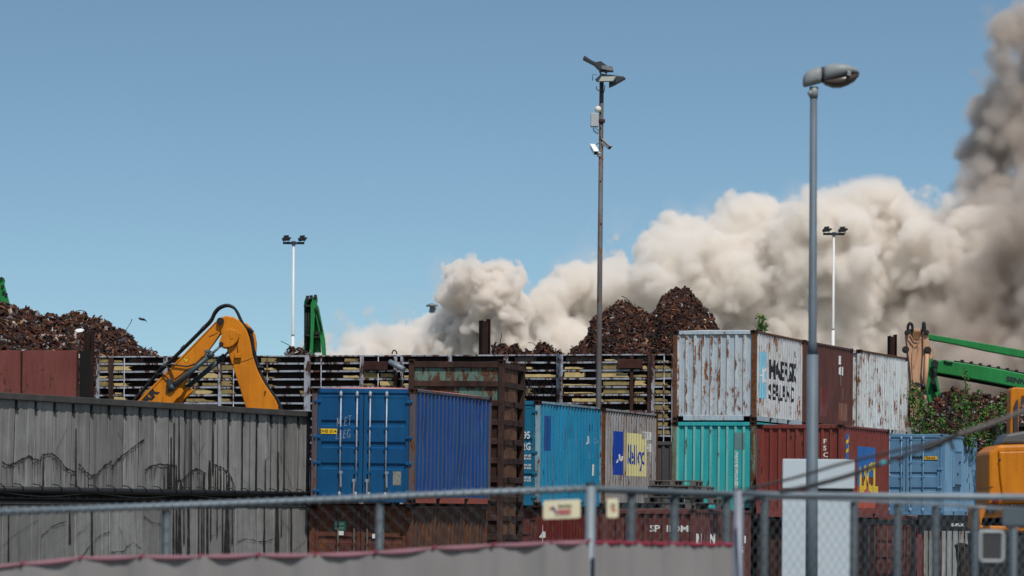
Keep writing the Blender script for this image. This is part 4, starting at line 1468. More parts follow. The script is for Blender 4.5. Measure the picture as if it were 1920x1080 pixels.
# ------------------------------------------------------------------ excavators and cranes: side profiles drawn at their own depth
class Prof:
    def __init__(s, Y):
        s.Y = Y
        s.k = Y / F

    def start(s, name, label, cat, px, py, group=None):
        s.b0 = P(px, py, s.Y)
        s.t = thing(name, label, cat, s.b0, (0, 0, 0), group)
        return s.t

    def xz(s, pts):
        out = []
        for (x, y) in pts:
            p = P(x, y, s.Y)
            out.append((p.x - s.b0.x, p.z - s.b0.z))
        return out

    def plate(s, name, pts, y0, y1, mat, bevel=0.02, parent=None):
        b = MB()
        b.prism(s.xz(pts), y0, y1, 'y', 0, None, bevel)
        return b.build(name, mat, parent or s.t)

    def line(s, b, pts, y, r, n=8):
        q = s.xz(pts)
        ys = y if isinstance(y, (list, tuple)) else [y] * len(q)
        b.tube([(x, yy, z) for (x, z), yy in zip(q, ys)], r, n)


yel = paint('machine_yellow_paint', (0.56, 0.185, 0.003), (0.46, 0.14, 0.003), 0.14, 0.3, 0.35, 0.5, ((0.03, 0.015, 0.008), (0.12, 0.05, 0.02)), 1.0, 0.25)
hose = plain('black_hose', (0.010, 0.011, 0.013), 0.45)
cyl_m = plain('slate_cylinder', (0.035, 0.052, 0.060), 0.45, 0.0, 0.3, 6)
rod_m = plain('chromed_rod', (0.36, 0.38, 0.40), 0.25, 0.8, 0.15)
pin_m = plain('greasy_pin', (0.018, 0.015, 0.014), 0.5)


def smooth_line(pts, n=4):
    out = []
    P_ = [pts[0]] + list(pts) + [pts[-1]]
    for i in range(1, len(P_) - 2):
        a, b_, c, d = (Vector((*p_, 0)) for p_ in P_[i - 1:i + 3])
        for k in range(n):
            t = k / n
            q = 0.5 * ((2 * b_) + (c - a) * t + (2 * a - 5 * b_ + 4 * c - d) * t * t + (3 * b_ - a - 3 * c + d) * t ** 3)
            out.append((q.x, q.y))
    out.append(pts[-1])
    return out


def yellow_arm():
    a = Prof(96.0)
    a.start('excavator_arm', 'yellow excavator arm folded in a peak behind the grey panel wall', 'excavator', 300, 905)
    boom = [(150, 880), (250, 760), (404, 603), (409, 598.5), (415, 600), (419, 606), (412.5, 626), (399, 645), (381, 668), (366, 683), (356, 699), (347, 716), (342, 728), (331, 743), (300, 775), (205, 905)]
    bo = a.plate('boom', boom, 0.0, 0.42, yel, 0.03)
    b = MB()
    b.prism(a.xz([(404, 603.5), (409, 600), (252, 764), (246, 764)]), -0.025, 0.0)
    b.prism(a.xz([(412, 626), (399, 646), (381, 669), (379, 667), (397, 644), (410, 624)]), -0.025, 0.0)
    b.build('flange', yel, bo)
    br = [(304, 762), (306, 740), (318, 731), (326, 729), (330, 724), (336, 728), (342, 728), (345, 734), (340, 742), (332, 748), (318, 765), (308, 775)]
    bk = a.plate('bracket', br, -0.10, -0.03, yel, 0.015)
    a.plate('bracket', [(340, 726), (352, 725), (361, 730), (356, 738), (334, 757), (318, 764), (322, 745)], 0.36, 0.45, yel, 0.015)
    b = MB()
    x, z = a.xz([(315.5, 733)])[0]
    b.disc((x, -0.10, z), 0.055, (0, -1, 0), 0.05, 14)
    b.build('pin', pin_m, bk)
    stick = [(411, 601), (417, 594), (424, 592), (438, 594), (448, 600), (456, 609), (463, 620), (468, 634), (471, 648), (474, 666), (479, 683), (485, 698), (491, 710), (498, 722), (507, 735), (514, 745), (519, 754), (522, 763), (522, 774), (535, 840), (545, 905), (500, 905),
             (478, 820), (462, 768), (451, 732), (437, 689), (428, 662), (425, 654), (418, 640), (414, 624), (413, 612)]
    st = a.plate('stick', stick, -0.03, 0.45, yel, 0.03)
    far = [(448, 600), (462, 606), (470, 613), (477, 626), (480, 642), (479, 662), (472, 655), (466, 628)]
    a.plate('stick_plate', far, 0.16, 0.40, yel, 0.02)
    # round side plate with its pin
    c = a.xz([(433, 633)])[0]
    pl = [(416, 652), (412.5, 647), (412, 640), (416, 630), (421, 622), (429, 617), (437, 617), (444, 620), (450, 626), (449, 633), (445, 641), (438, 648), (431, 651.5), (424, 652)]
    pp = a.plate('linkage_plate', pl, -0.16, -0.06, yel, 0.02)
    a.plate('linkage_plate', pl, 0.50, 0.58, yel, 0.02)
    a.plate('cover_patch', [(431.5, 627), (437.5, 625), (438.5, 635), (433, 636.5)], -0.175, -0.162, yel, 0.006, pp)
    for (px, py, r, y, par) in ((413.8, 602.5, 0.095, -0.06, bo), (416, 646, 0.06, -0.20, pp), (497.5, 734.5, 0.02, -0.035, st)):
        b = MB()
        x, z = a.xz([(px, py)])[0]
        b.disc((x, y, z), r, (0, -1, 0), 0.06, 18)
        b.disc((x, y - 0.06, z), r * 0.55, (0, -1, 0), 0.012, 14)
        b.build('pin', pin_m, par)
    # hydraulic cylinders
    for (pa, pb, pc, y) in (((322, 728), (398, 664), (417, 646.5), -0.14), ((344, 728), (417, 667), (428, 655), 0.52)):
        b = MB()
        a.line(b, [pa, pb], y, 0.066, 14)
        d = ((pb[0] - pa[0]) * 0.03, (pb[1] - pa[1]) * 0.03)
        a.line(b, [(pb[0] - 3 * d[0], pb[1] - 3 * d[1]), (pb[0] + d[0], pb[1] + d[1])], y, 0.08, 14)
        a.line(b, [(pa[0] - d[0], pa[1] - d[1]), (pa[0] + 2 * d[0], pa[1] + 2 * d[1])], y, 0.085, 14)
        cy_ = b.build('hydraulic_cylinder', cyl_m, a.t)
        b = MB()
        a.line(b, [pb, pc], y, 0.034, 10)
        b.build('rod', rod_m, cy_)
    b = MB()
    x, z = a.xz([(391, 661)])[0]
    b.bbox(x - 0.09, x + 0.06, -0.2, -0.08, z - 0.02, z + 0.06, 0.015)
    b.build('valve', M['galv_dark'], a.t)
    # hoses
    b = MB()
    loop = smooth_line([(243, 760), (290, 705), (340, 656), (381, 615), (395, 600), (402, 586), (411, 576.5), (425, 572), (437, 576), (444, 585), (450, 598), (457, 609), (466, 619), (472, 634), (474, 652), (482, 681), (491, 706), (503, 727), (519, 748), (527, 768), (531, 790)])
    for k, (dx, dy, y) in enumerate(((0, 0, 0.02), (1.2, 1.6, 0.10), (-0.8, -1.2, 0.16), (0.5, 0.4, 0.24))):
        a.line(b, [(x + dx * (0.5 if x < 380 else 1), yy + dy) for x, yy in loop], y, 0.034, 8)
    b.build('hose', hose, a.t, None, 'stuff')
    for pts in ([(305, 690), (316, 684), (334, 685), (352, 687), (366, 682)], [(292, 703), (303, 701), (312, 707), (318, 713)], [(302, 686), (312, 687), (319, 694), (323, 703), (326, 710)],
                [(327, 712), (340, 703), (352, 692)], [(304, 685), (298, 694), (290, 703)]):
        b = MB()
        a.line(b, smooth_line(pts), -0.06, 0.020, 7)
        b.build('hose', hose, a.t)
    for (px, py, ang) in ((343, 651, -45), (381, 614, -45), (488, 688, 0), (470, 618, 40), (307, 686, -45)):
        b = MB()
        x, z = a.xz([(px, py)])[0]
        b.bbox(-0.07, 0.07, -0.05, 0.30, -0.03, 0.03, 0.01, 0, Matrix.Translation((x, 0, z)) @ Matrix.Rotation(R(ang), 4, 'Y'))
        b.build('hose_clamp', M['dark'], a.t)
    b = MB()
    x, z = a.xz([(321, 717)])[0]
    b.bbox(x - 0.10, x + 0.07, -0.14, -0.02, z - 0.11, z + 0.09, 0.02)
    b.build('hose_manifold', M['dark'], a.t)
    # work lamp box on the stick, thin cable
    b = MB()
    x, z = a.xz([(446.5, 667.5)])[0]
    b.bbox(x - 0.09, x + 0.09, -0.14, -0.032, z - 0.06, z + 0.06, 0.012)
    b.build('junction_box', yel, st)
    b = MB()
    a.line(b, [(444.5, 643), (445.5, 653), (446.5, 662)], -0.045, 0.008, 6)
    a.line(b, [(436, 684), (450, 679), (462, 676), (474, 671)], -0.034, 0.006, 6)
    a.line(b, [(392, 631), (400, 628), (408, 624)], -0.004, 0.008, 6)
    b.build('thin_cable', pin_m, st)
    # warning triangle
    b = MB()
    (x, z), = a.xz([(349, 675)])
    tri = lambda s_, y: [(x - 0.075 * s_ - 0.02, y, z + 0.06 * s_), (x - 0.005, y, z - 0.095 * s_ + 0.01), (x + 0.085 * s_, y, z + 0.03 * s_)]
    b.face(tri(1.0, -0.004), 1)
    b.face(tri(0.8, -0.008), 0)
    b.bar((x - 0.003, -0.010, z + 0.035), (x - 0.006, -0.010, z - 0.012), 0.014, 0.002, (0, 1, 0), 1)
    b.build('warning_sign', [M['yellow_label'], M['black_ink']], bo)
    b = MB()
    (x, z), = a.xz([(297, 736.5)])
    b.bm(wrap(text_flat('LIEBHERR', 0.23, 1.1, 0.02, 'RIGHT'), x, z, lambda u, c_: (u, -0.006, c_), (), R(45.5)))
    b.build('lettering', M['black_ink'], bo)


yellow_arm()
grn = paint('machine_green_paint', (0.012, 0.165, 0.035), (0.015, 0.20, 0.05), 0.12, 0.3, 0.35, 0.5, ((0.02, 0.015, 0.01), (0.05, 0.03, 0.02)))
grd = plain('grimy_black', (0.013, 0.014, 0.015), 0.7, 0, 0.5, 6)


def green_tip():
    a = Prof(145.0)
    a.start('crane_arm', 'green crane arm tip beyond the long scrap heap', 'crane', -20, 640, 'green material handler arms')
    a.plate('beam', [(-40, 520), (2, 520), (6, 523), (9, 537), (15, 558), (21, 583), (30, 650), (8, 650), (-2, 545), (-40, 545)], 0.0, 0.1, grn, 0.02)
    a.plate('beam', [(-34, 520), (4, 520), (5.5, 524), (4, 540), (10, 580), (12, 650), (-34, 650)], 0.14, 0.6, grd, 0.02)
    b = MB()
    for (x_, y_) in ((3, 522), (5, 537), (7, 548), (12, 552)):
        x, z = a.xz([(x_, y_)])[0]
        b.disc((x, -0.02, z), 0.06, (0, -1, 0), 0.05, 8)
    b.build('pins', grd, a.t, None, 'stuff')


green_tip()


def green_arm():
    a = Prof(196.0)
    a.start('crane_arm', 'green material handler arm standing upright by the thin edge of the smoke', 'crane', 588, 670, 'green material handler arms')
    o = 'y'
    a.plate('stick_side', [(570, 668), (570, 566), (573, 558), (577, 554), (580, 555), (577, 562), (576, 575), (576, 668)], 0.0, 0.3, grn, 0.02)
    a.plate('stick_side', [(580, 668), (582, 640), (583, 570), (586, 560), (590, 554), (594, 555), (595, 562), (593, 575), (590, 600), (588, 640), (587, 668)], -0.2, 0.5, grn, 0.02)
    a.plate('stick_core', [(571, 668), (572, 560), (592, 558), (592, 580), (588, 668)], 0.35, 0.9, grd, 0.02)
    a.plate('strut', [(594, 570), (597, 575), (605, 615), (609, 636), (611, 668), (604, 668), (601, 640), (593, 600), (591, 585)], 0.1, 0.5, grn, 0.02)
    a.plate('strut', [(588, 585), (594, 600), (600, 640), (601, 660), (588, 660)], 0.5, 0.8, grn, 0.02)
    b = MB()
    for (x0, y0, x1, y1) in ((572, 570, 572, 660), (575, 572, 575, 660), (579, 575, 579, 660), (595, 580, 604, 622)):
        a.line(b, [(x0, y0), (x1, y1)], -0.05 if x0 < 590 else 0.0, 0.035, 6)
    b.build('hose', grd, a.t, None, 'stuff')
    for (x0, x1, y0, y1) in ((574, 579, 555, 566), (581, 586, 554, 562), (589, 594, 553, 560), (570, 583, 572, 576), (570, 582, 628, 631), (589, 600, 622, 628), (589, 600, 631, 634), (590, 594, 577, 584)):
        a.plate('clamp', [(x0, y0), (x1, y0), (x1, y1), (x0, y1)], -0.28, 0.3, grd, 0.01)


green_arm()


def green_boom():
    a = Prof(128.0)
    a.start('crane_arm', 'green crane boom with black lettering reaching in above the shrubs', 'crane', 1900, 760, 'green material handler arms')
    a.plate('upper_link', [(1738, 626), (1746, 627), (1800, 636), (1870, 648), (1990, 669), (2400, 741), (2400, 758), (1990, 686), (1920, 671), (1850, 658), (1790, 645), (1745, 637), (1738, 634)], 0.0, 0.45, grn, 0.02)
    bo = a.plate('boom', [(1747, 690), (1750, 682), (1757, 677), (1772, 674), (1790, 678), (1830, 684), (1870, 691), (1920, 701), (1990, 713), (2400, 786), (2400, 816), (1990, 742), (1920, 729), (1860, 717), (1800, 706), (1775, 702), (1762, 700), (1752, 698)], 0.0, 0.7, grn, 0.03)
    b = MB()
    a.line(b, [(1756, 701), (1800, 709), (1860, 720), (1990, 745)], 0.3, 0.05, 6)
    for k in range(7):
        x = 1805 + k * 17
        p = a.xz([(x, 683 + (x - 1830) * 0.18 - 1)])[0]
        b.bbox(p[0] - 0.06, p[0] + 0.06, 0.1, 0.2, p[1] - 0.02, p[1] + 0.06, 0.008)
    a.line(b, [(1790, 677), (1850, 687), (1990, 712)], 0.16, 0.03, 6)
    b.build('boom_pipe', grd, bo)
    a.plate('lower_link', [(1742, 672), (1748, 668), (1753, 678), (1752, 690), (1757, 700), (1766, 746), (1762, 760), (1744, 760), (1738, 735), (1736, 700)], 0.1, 0.55, grn, 0.02)
    b = MB()
    a.line(b, [(1752, 690), (1753, 700), (1749, 712), (1755, 735)], -0.05, 0.07, 8)
    a.line(b, [(1770, 677), (1776, 680), (1786, 681)], -0.04, 0.03, 6)
    for (x_, y_, r) in ((1752, 682, 0.13), (1749, 716, 0.09)):
        x, z = a.xz([(x_, y_)])[0]
        b.disc((x, -0.04, z), r, (0, -1, 0), 0.1, 12)
    b.build('hose', grd, a.t, None, 'stuff')
    b = MB()
    (x, z), = a.xz([(1886, 714.5)])
    b.bm(wrap(text_flat('SENNEBOGEN', 0.17, 1.15, 0.012), x, z, lambda u, c_: (u, -0.006, c_), (), R(-9.5)))
    b.build('lettering', M['black_ink'], bo)


green_boom()
peach = paint('peach_paint', (0.50, 0.29, 0.175), (0.42, 0.23, 0.14), 0.22, 0.5, 0.35, 0.6, ((0.06, 0.025, 0.012), (0.22, 0.09, 0.035)))


def peach_arm():
    a = Prof(126.0)
    a.start('crane_arm', 'peach coloured excavator arm with black hose loops beside the chipped white container', 'crane', 1720, 800)
    a.plate('stick', [(1699, 625), (1702, 618), (1712, 616), (1730, 617), (1737, 624), (1740, 640), (1741, 660), (1737, 700), (1735, 745), (1730, 770), (1718, 800), (1703, 800), (1707, 720), (1702, 660)], 0.0, 0.5, peach, 0.03)
    a.plate('side_plate', [(1730, 622), (1739, 626), (1743, 652), (1749, 650), (1749, 670), (1744, 675), (1740, 668), (1735, 700), (1731, 742), (1727, 700), (1730, 660)], -0.14, -0.02, peach, 0.015)
    a.plate('foot_plate', [(1705, 765), (1718, 755), (1738, 742), (1733, 760), (1716, 775), (1708, 800)], -0.12, -0.02, peach, 0.015)
    b = MB()
    a.line(b, smooth_line([(1702, 625), (1702, 612), (1706, 606), (1710, 612), (1710, 622)]), -0.1, 0.05, 8)
    a.line(b, smooth_line([(1730, 622), (1730.5, 612), (1731, 605), (1733, 611), (1733, 625)]), -0.1, 0.05, 8)
    b.build('hose', hose, a.t)
    b = MB()
    a.line(b, [(1737, 664), (1735, 700), (1731, 740)], -0.2, 0.075, 10)
    b.build('hydraulic_cylinder', peach, a.t)
    b = MB()
    for pts in ([(1701, 640), (1703, 660), (1708, 700), (1709, 740)], [(1703, 636), (1716, 650), (1727, 632)], [(1706, 628), (1714, 640), (1724, 640)], [(1714, 650), (1710, 668), (1712, 720)], [(1722, 648), (1720, 664), (1712, 690)]):
        a.line(b, smooth_line(pts), -0.04, 0.018, 6)
    b.build('pipe', peach, a.t, None, 'stuff')
    for (x_, y_, r) in ((1697, 656, 0.12), (1700, 624, 0.09), (1736, 624, 0.09), (1738, 657, 0.13)):
        b = MB()
        x, z = a.xz([(x_, y_)])[0]
        b.disc((x, -0.10, z), r, (0, -1, 0), 0.12, 12)
        b.disc((x, -0.22, z), r * 0.6, (0, -1, 0), 0.04, 10)
        b.build('pin', pin_m, a.t)
    a.plate('recess', [(1709, 621), (1728, 622), (1725, 638), (1712, 636)], -0.03, -0.002, plain('oily_ochre', (0.18, 0.085, 0.03), 0.6, 0, 0.5, 12), 0.005)
    b = MB()
    rr = random.Random(8)
    for k in range(5):
        a.line(b, smooth_line([(1710 + k, 720 + 3 * k), (1720 + 2 * k, 718 + k), (1730, 724 + k * 2), (1734, 735), (1728, 742)]), -0.16 - 0.03 * k, 0.02, 6)
    a.line(b, [(1729, 720), (1730, 730)], -0.25, 0.08, 8)
    b.build('hose', hose, a.t, None, 'stuff')


peach_arm()


# ------------------------------------------------------------------ lamps and masts
def flood_mast(px, ytop, ybase, Y, label):
    k = Y / F
    p = P(px, ytop + 13, Y)
    t = thing('floodlight_mast', label, 'floodlight mast', (p.x, p.y, -0.1), (0, 0, 0), 'white masts with twin floodlights')
    h = p.z + 0.1
    wm = plain('white_mast_paint', (0.62, 0.60, 0.57), 0.5, 0, 0.1)
    b = MB()
    b.tube([(0, 0, 0), (0, 0, h * 0.45)], 0.075 * Y / 150, 10)
    b.tube([(0, 0, h * 0.45), (0, 0, h * 0.45 + 0.12), (0, 0, h * 0.72)], [0.085 * Y / 150, 0.07 * Y / 150, 0.065 * Y / 150], 10)
    b.tube([(0, 0, h * 0.72), (0, 0, h * 0.72 + 0.1), (0, 0, h)], [0.07 * Y / 150, 0.055 * Y / 150, 0.045 * Y / 150], 10)
    b.build('pole', wm, t)
    b = MB()
    bw = 20 * k
    b.bbox(-bw, bw, -0.06, 0.06, h - 0.02, h + 0.075, 0.01)
    b.box(-0.08, 0.08, -0.08, 0.08, h - 0.06, h + 0.1)
    b.build('crossbar', plain('dark_blue_bar', (0.022, 0.032, 0.045), 0.6), t)
    for (cx, tilt) in ((-13, 3), (17, 16)):
        x = cx * k
        b = MB()
        w = 8.0 * k
        Mx = Matrix.Translation((x, 0, h + 0.13)) @ Matrix.Rotation(R(-6), 4, 'Y')
        b.bbox(-w, w * 0.75, -0.2, 0.2, 0.0, 0.12, 0.02, 0, Mx)
        b.bbox(-w * 0.6, w * 0.55, -0.16, 0.16, 0.12, 0.19, 0.02, 0, Mx)
        for q in range(5):
            b.box(-w * 0.55 + q * w * 0.25, -w * 0.55 + q * w * 0.25 + 0.03, -0.14, 0.14, 0.19, 0.21, 0, Mx)
        b.face([Mx @ Vector(v) for v in ((w * 0.75, -0.2, 0.01), (w * 1.25, -0.2, 0.075), (w * 0.75, -0.2, 0.13))])
        b.face([Mx @ Vector(v) for v in ((w * 0.75, -0.2, 0.13), (w * 1.25, -0.2, 0.075), (w * 1.25, 0.2, 0.075), (w * 0.75, 0.2, 0.13))])
        b.build('floodlight', M['black'], t)
        b = MB()
        b.bar((x - w * 0.8, -0.1, h + 0.14), (x - w * 0.75, -0.1, h + 0.04), 0.03, 0.02)
        b.bar((x + w * 0.4, -0.1, h + 0.14), (x + w * 0.4, -0.1, h + 0.04), 0.03, 0.02)
        b.build('bracket', M['galv'], t)


flood_mast(550.5, 444, 668, 152, 'white twin floodlight mast standing alone before clear sky beside the green arm')
flood_mast(1563.5, 427, 640, 158, 'white twin floodlight mast in front of the smoke behind the top containers')


def tower():
    Y = 420.0
    p = P(810, 600, Y)
    k = Y / F
    t = thing('light_tower', 'distant grey tower with a cross shaped head half hidden by the smoke', 'tower', (p.x, p.y, 0))
    g = plain('tower_grey', (0.17, 0.20, 0.22), 0.6)
    z0 = P(810, 569, Y).z
    b = MB()
    b.tube([(-2.2 * k, 0, 0), (-2.2 * k, 0, z0)], 0.16, 8)
    b.tube([(3 * k, 0, 0), (3 * k, 0, z0)], 0.2, 8)
    b.build('legs', g, t, None, 'stuff')
    b = MB()
    zt = z0
    b.bbox(-11.5 * k, 12 * k, -0.8, 0.8, zt - 5.5 * k, zt - 3.5 * k, 0.05)
    b.bar((-11 * k, 0, zt - 4 * k), (0, 0, zt), 0.12, 0.12)
    b.bar((11 * k, 0, zt - 4 * k), (0, 0, zt), 0.12, 0.12)
    for q in (-7, -3, 3, 7):
        b.bar((q * k, 0, zt - 4 * k), (q * k, 0, zt - 1.5 * k), 0.1, 0.1)
    b.build('head', plain('tower_head', (0.08, 0.10, 0.11), 0.6), t)
    b = MB()
    b.bbox(-6 * k, -3.5 * k, -0.3, 0.3, zt - 16 * k, zt - 13 * k, 0.05)
    b.bbox(5 * k, 8 * k, -0.3, 0.3, zt - 12 * k, zt - 8 * k, 0.05)
    b.build('box', g, t, None, 'stuff')


tower()


def camera_pole():
    Y = 113.6
    k = Y / F
    p = P(1121.5, 800, Y)
    t = thing('camera_pole', 'tall rusty steel pole with floodlights and two surveillance cameras at its top', 'pole', (p.x, p.y, -0.1))
    X = lambda px, py: (P(px, py, Y).x - p.x, P(px, py, Y).z + 0.1)
    top = X(1128, 160)
    pol = paint('pole_paint', (0.12, 0.12, 0.125), (0.075, 0.06, 0.052), 0.48, 0.4, 0.5)
    b = MB()
    b.tube([(0, 0, 0), (top[0] * 0.5, 0, top[1] * 0.5), (top[0], 0, top[1] + 0.2)], [0.098, 0.083, 0.066], 14)
    b.build('pole', pol, t)
    for py in (212, 240, 290, 340, 420):
        b = MB()
        x, z = X(1126, py)
        b.disc((x - 0.0, -0.07, z), 0.022, (0, -1, 0), 0.02, 8)
        b.build('bolt', M['rust'], t)
    wh = plain('cream_housing', (0.60, 0.57, 0.50), 0.5, 0, 0.08)
    gy = plain('grey_housing', (0.36, 0.37, 0.38), 0.5, 0, 0.1)
    lamp = plain('lamp_casing', (0.035, 0.045, 0.055), 0.45)
    glass = plain('lamp_glass', (0.33, 0.34, 0.30), 0.2, 0, 0.1)
    # front floodlight
    b = MB()
    x, z = X(1133, 151)
    Mx = Matrix.Translation((x, -0.25, z)) @ Matrix.Rotation(R(-4), 4, 'Y') @ Matrix.Rotation(R(18), 4, 'Z')
    pr = [(-0.30, -0.07), (-0.32, -0.10), (0.30, -0.10), (0.34, 0.06), (0.28, 0.10), (-0.14, 0.12), (-0.24, 0.04)]
    b.raw([Mx @ Vector(v) for v in ((-0.33, -0.22, -0.10), (0.22, -0.22, -0.10), (0.36, -0.20, 0.09), (-0.20, -0.20, 0.09), (-0.26, 0.14, 0.02), (0.20, 0.14, 0.02), (0.26, 0.12, 0.16), (-0.10, 0.12, 0.16))],
          [(0, 1, 2, 3), (5, 4, 7, 6), (0, 4, 5, 1), (1, 5, 6, 2), (2, 6, 7, 3), (3, 7, 4, 0)])
    f = b.build('floodlight', lamp, t)
    b = MB()
    b.raw([Mx @ Vector(v) for v in ((-0.27, -0.228, -0.07), (0.19, -0.228, -0.07), (0.30, -0.209, 0.068), (-0.17, -0.209, 0.068))], [(0, 1, 2, 3)])
    b.build('lens', glass, f)
    # right floodlight, seen from its side
    b = MB()
    q = [X(*a) for a in ((1142, 164), (1152, 160), (1173, 148), (1168, 144), (1160, 143), (1150, 147), (1142, 154))]
    b.prism(q, -0.2, 0.2, 'y', 0, None, 0.02)
    b.build('floodlight', lamp, t)
    # upper panel lamp
    b = MB()
    q = [X(*a) for a in ((1094, 108), (1096, 106), (1110, 115), (1117, 118), (1126, 116), (1137, 124), (1147, 128), (1150, 134), (1126, 134), (1114, 122), (1093, 111))]
    b.prism(q, -0.25, 0.25, 'y', 0, None, 0.01)
    b.build('floodlight', lamp, t)
    b = MB()
    q = [X(*a) for a in ((1127, 126), (1146, 126), (1149, 130), (1148, 136), (1127, 132))]
    b.prism(q, -0.38, -0.27, 'y', 0, None, 0.01)
    b.build('lamp_gear_box', plain('lamp_lid', (0.16, 0.17, 0.18), 0.5), t)
    b = MB()
    for pts in ([(1125, 134), (1126, 140), (1138, 142)], [(1133, 134), (1138, 138)]):
        b.tube([(X(*a)[0], -0.1, X(*a)[1]) for a in pts], 0.035, 8)
    b.tube([(X(*a)[0], -0.16, X(*a)[1]) for a in ((1111, 152), (1111, 141), (1119, 141))], 0.014, 6)
    b.build('lamp_bracket', M['galv'], t)
    b = MB()
    for pts in ([(1118, 162), (1119, 168), (1124, 171)], [(1134, 160), (1133, 170), (1131, 175)]):
        b.tube([(X(*a)[0], -0.07, X(*a)[1]) for a in smooth_line(pts)], 0.012, 6)
    b.build('cable', hose, t)
    # globe, box, cameras
    b = MB()
    x, z = X(1121, 206)
    b.ball((x, -0.16, z), 0.105)
    b.build('globe', wh, t)
    b = MB()
    xa, za = X(1107, 239)
    xb, zb = X(1122, 213.5)
    b.bbox(xa, xb, -0.28, -0.02, za, zb, 0.02)
    bx = b.build('antenna_box', gy, t)
    b = MB()
    x, z = X(1129, 227)
    b.bbox(x - 0.12, x + 0.09, -0.12, 0.1, z - 0.05, z + 0.05, 0.012)
    b.build('clamp', M['rust'], t)
    b = MB()
    for pts in ([(1113, 240), (1115, 246), (1123, 251)], [(1116, 240), (1119, 243), (1123, 247)], [(1112, 240), (1113, 247), (1121, 252)], [(1124, 255), (1129, 265), (1131, 275)], [(1124, 268), (1117, 272)]):
        b.tube([(X(*a)[0], -0.10, X(*a)[1]) for a in smooth_line(pts)], 0.009, 6)
    b.build('cable', hose, t)
    def cctv(p0, p1, y0, y1, name, face):
        (xa, za), (xb, zb) = X(*p0), X(*p1)
        a, c = Vector((xa, y0, za)), Vector((xb, y1, zb))
        b = MB()
        b.bar(a, c, 0.135, 0.125)
        d = (c - a).normalized()
        b.bar(a - d * 0.02 + Vector((0, 0, 0.075)), c + d * 0.07 + Vector((0, 0, 0.075)), 0.16, 0.02)
        o = b.build('surveillance_camera', name, t)
        b = MB()
        b.bar(c, c + d * 0.012, 0.11, 0.10)
        b.build('lens', M['black'], o)
        return o
    cctv((1111, 275), (1117, 289), 0.05, -0.38, plain('white_camera', (0.72, 0.74, 0.75), 0.4, 0, 0.05), 1)
    cctv((1131, 266), (1143, 278), -0.05, -0.2, plain('grey_camera', (0.24, 0.26, 0.28), 0.5, 0, 0.1), 0)
    b = MB()
    x, z = X(1123, 289)
    b.tube([(x + 0.05, -0.05, z), (x - 0.04, -0.14, z + 0.03)], 0.05, 8)
    b.bbox(x - 0.06, x + 0.06, -0.12, 0, z - 0.08, z - 0.03, 0.01)
    x, z = X(1131, 272)
    b.tube([(x - 0.04, -0.05, z - 0.02), (x + 0.06, -0.1, z)], 0.035, 8)
    b.build('camera_mount', gy, t)


camera_pole()


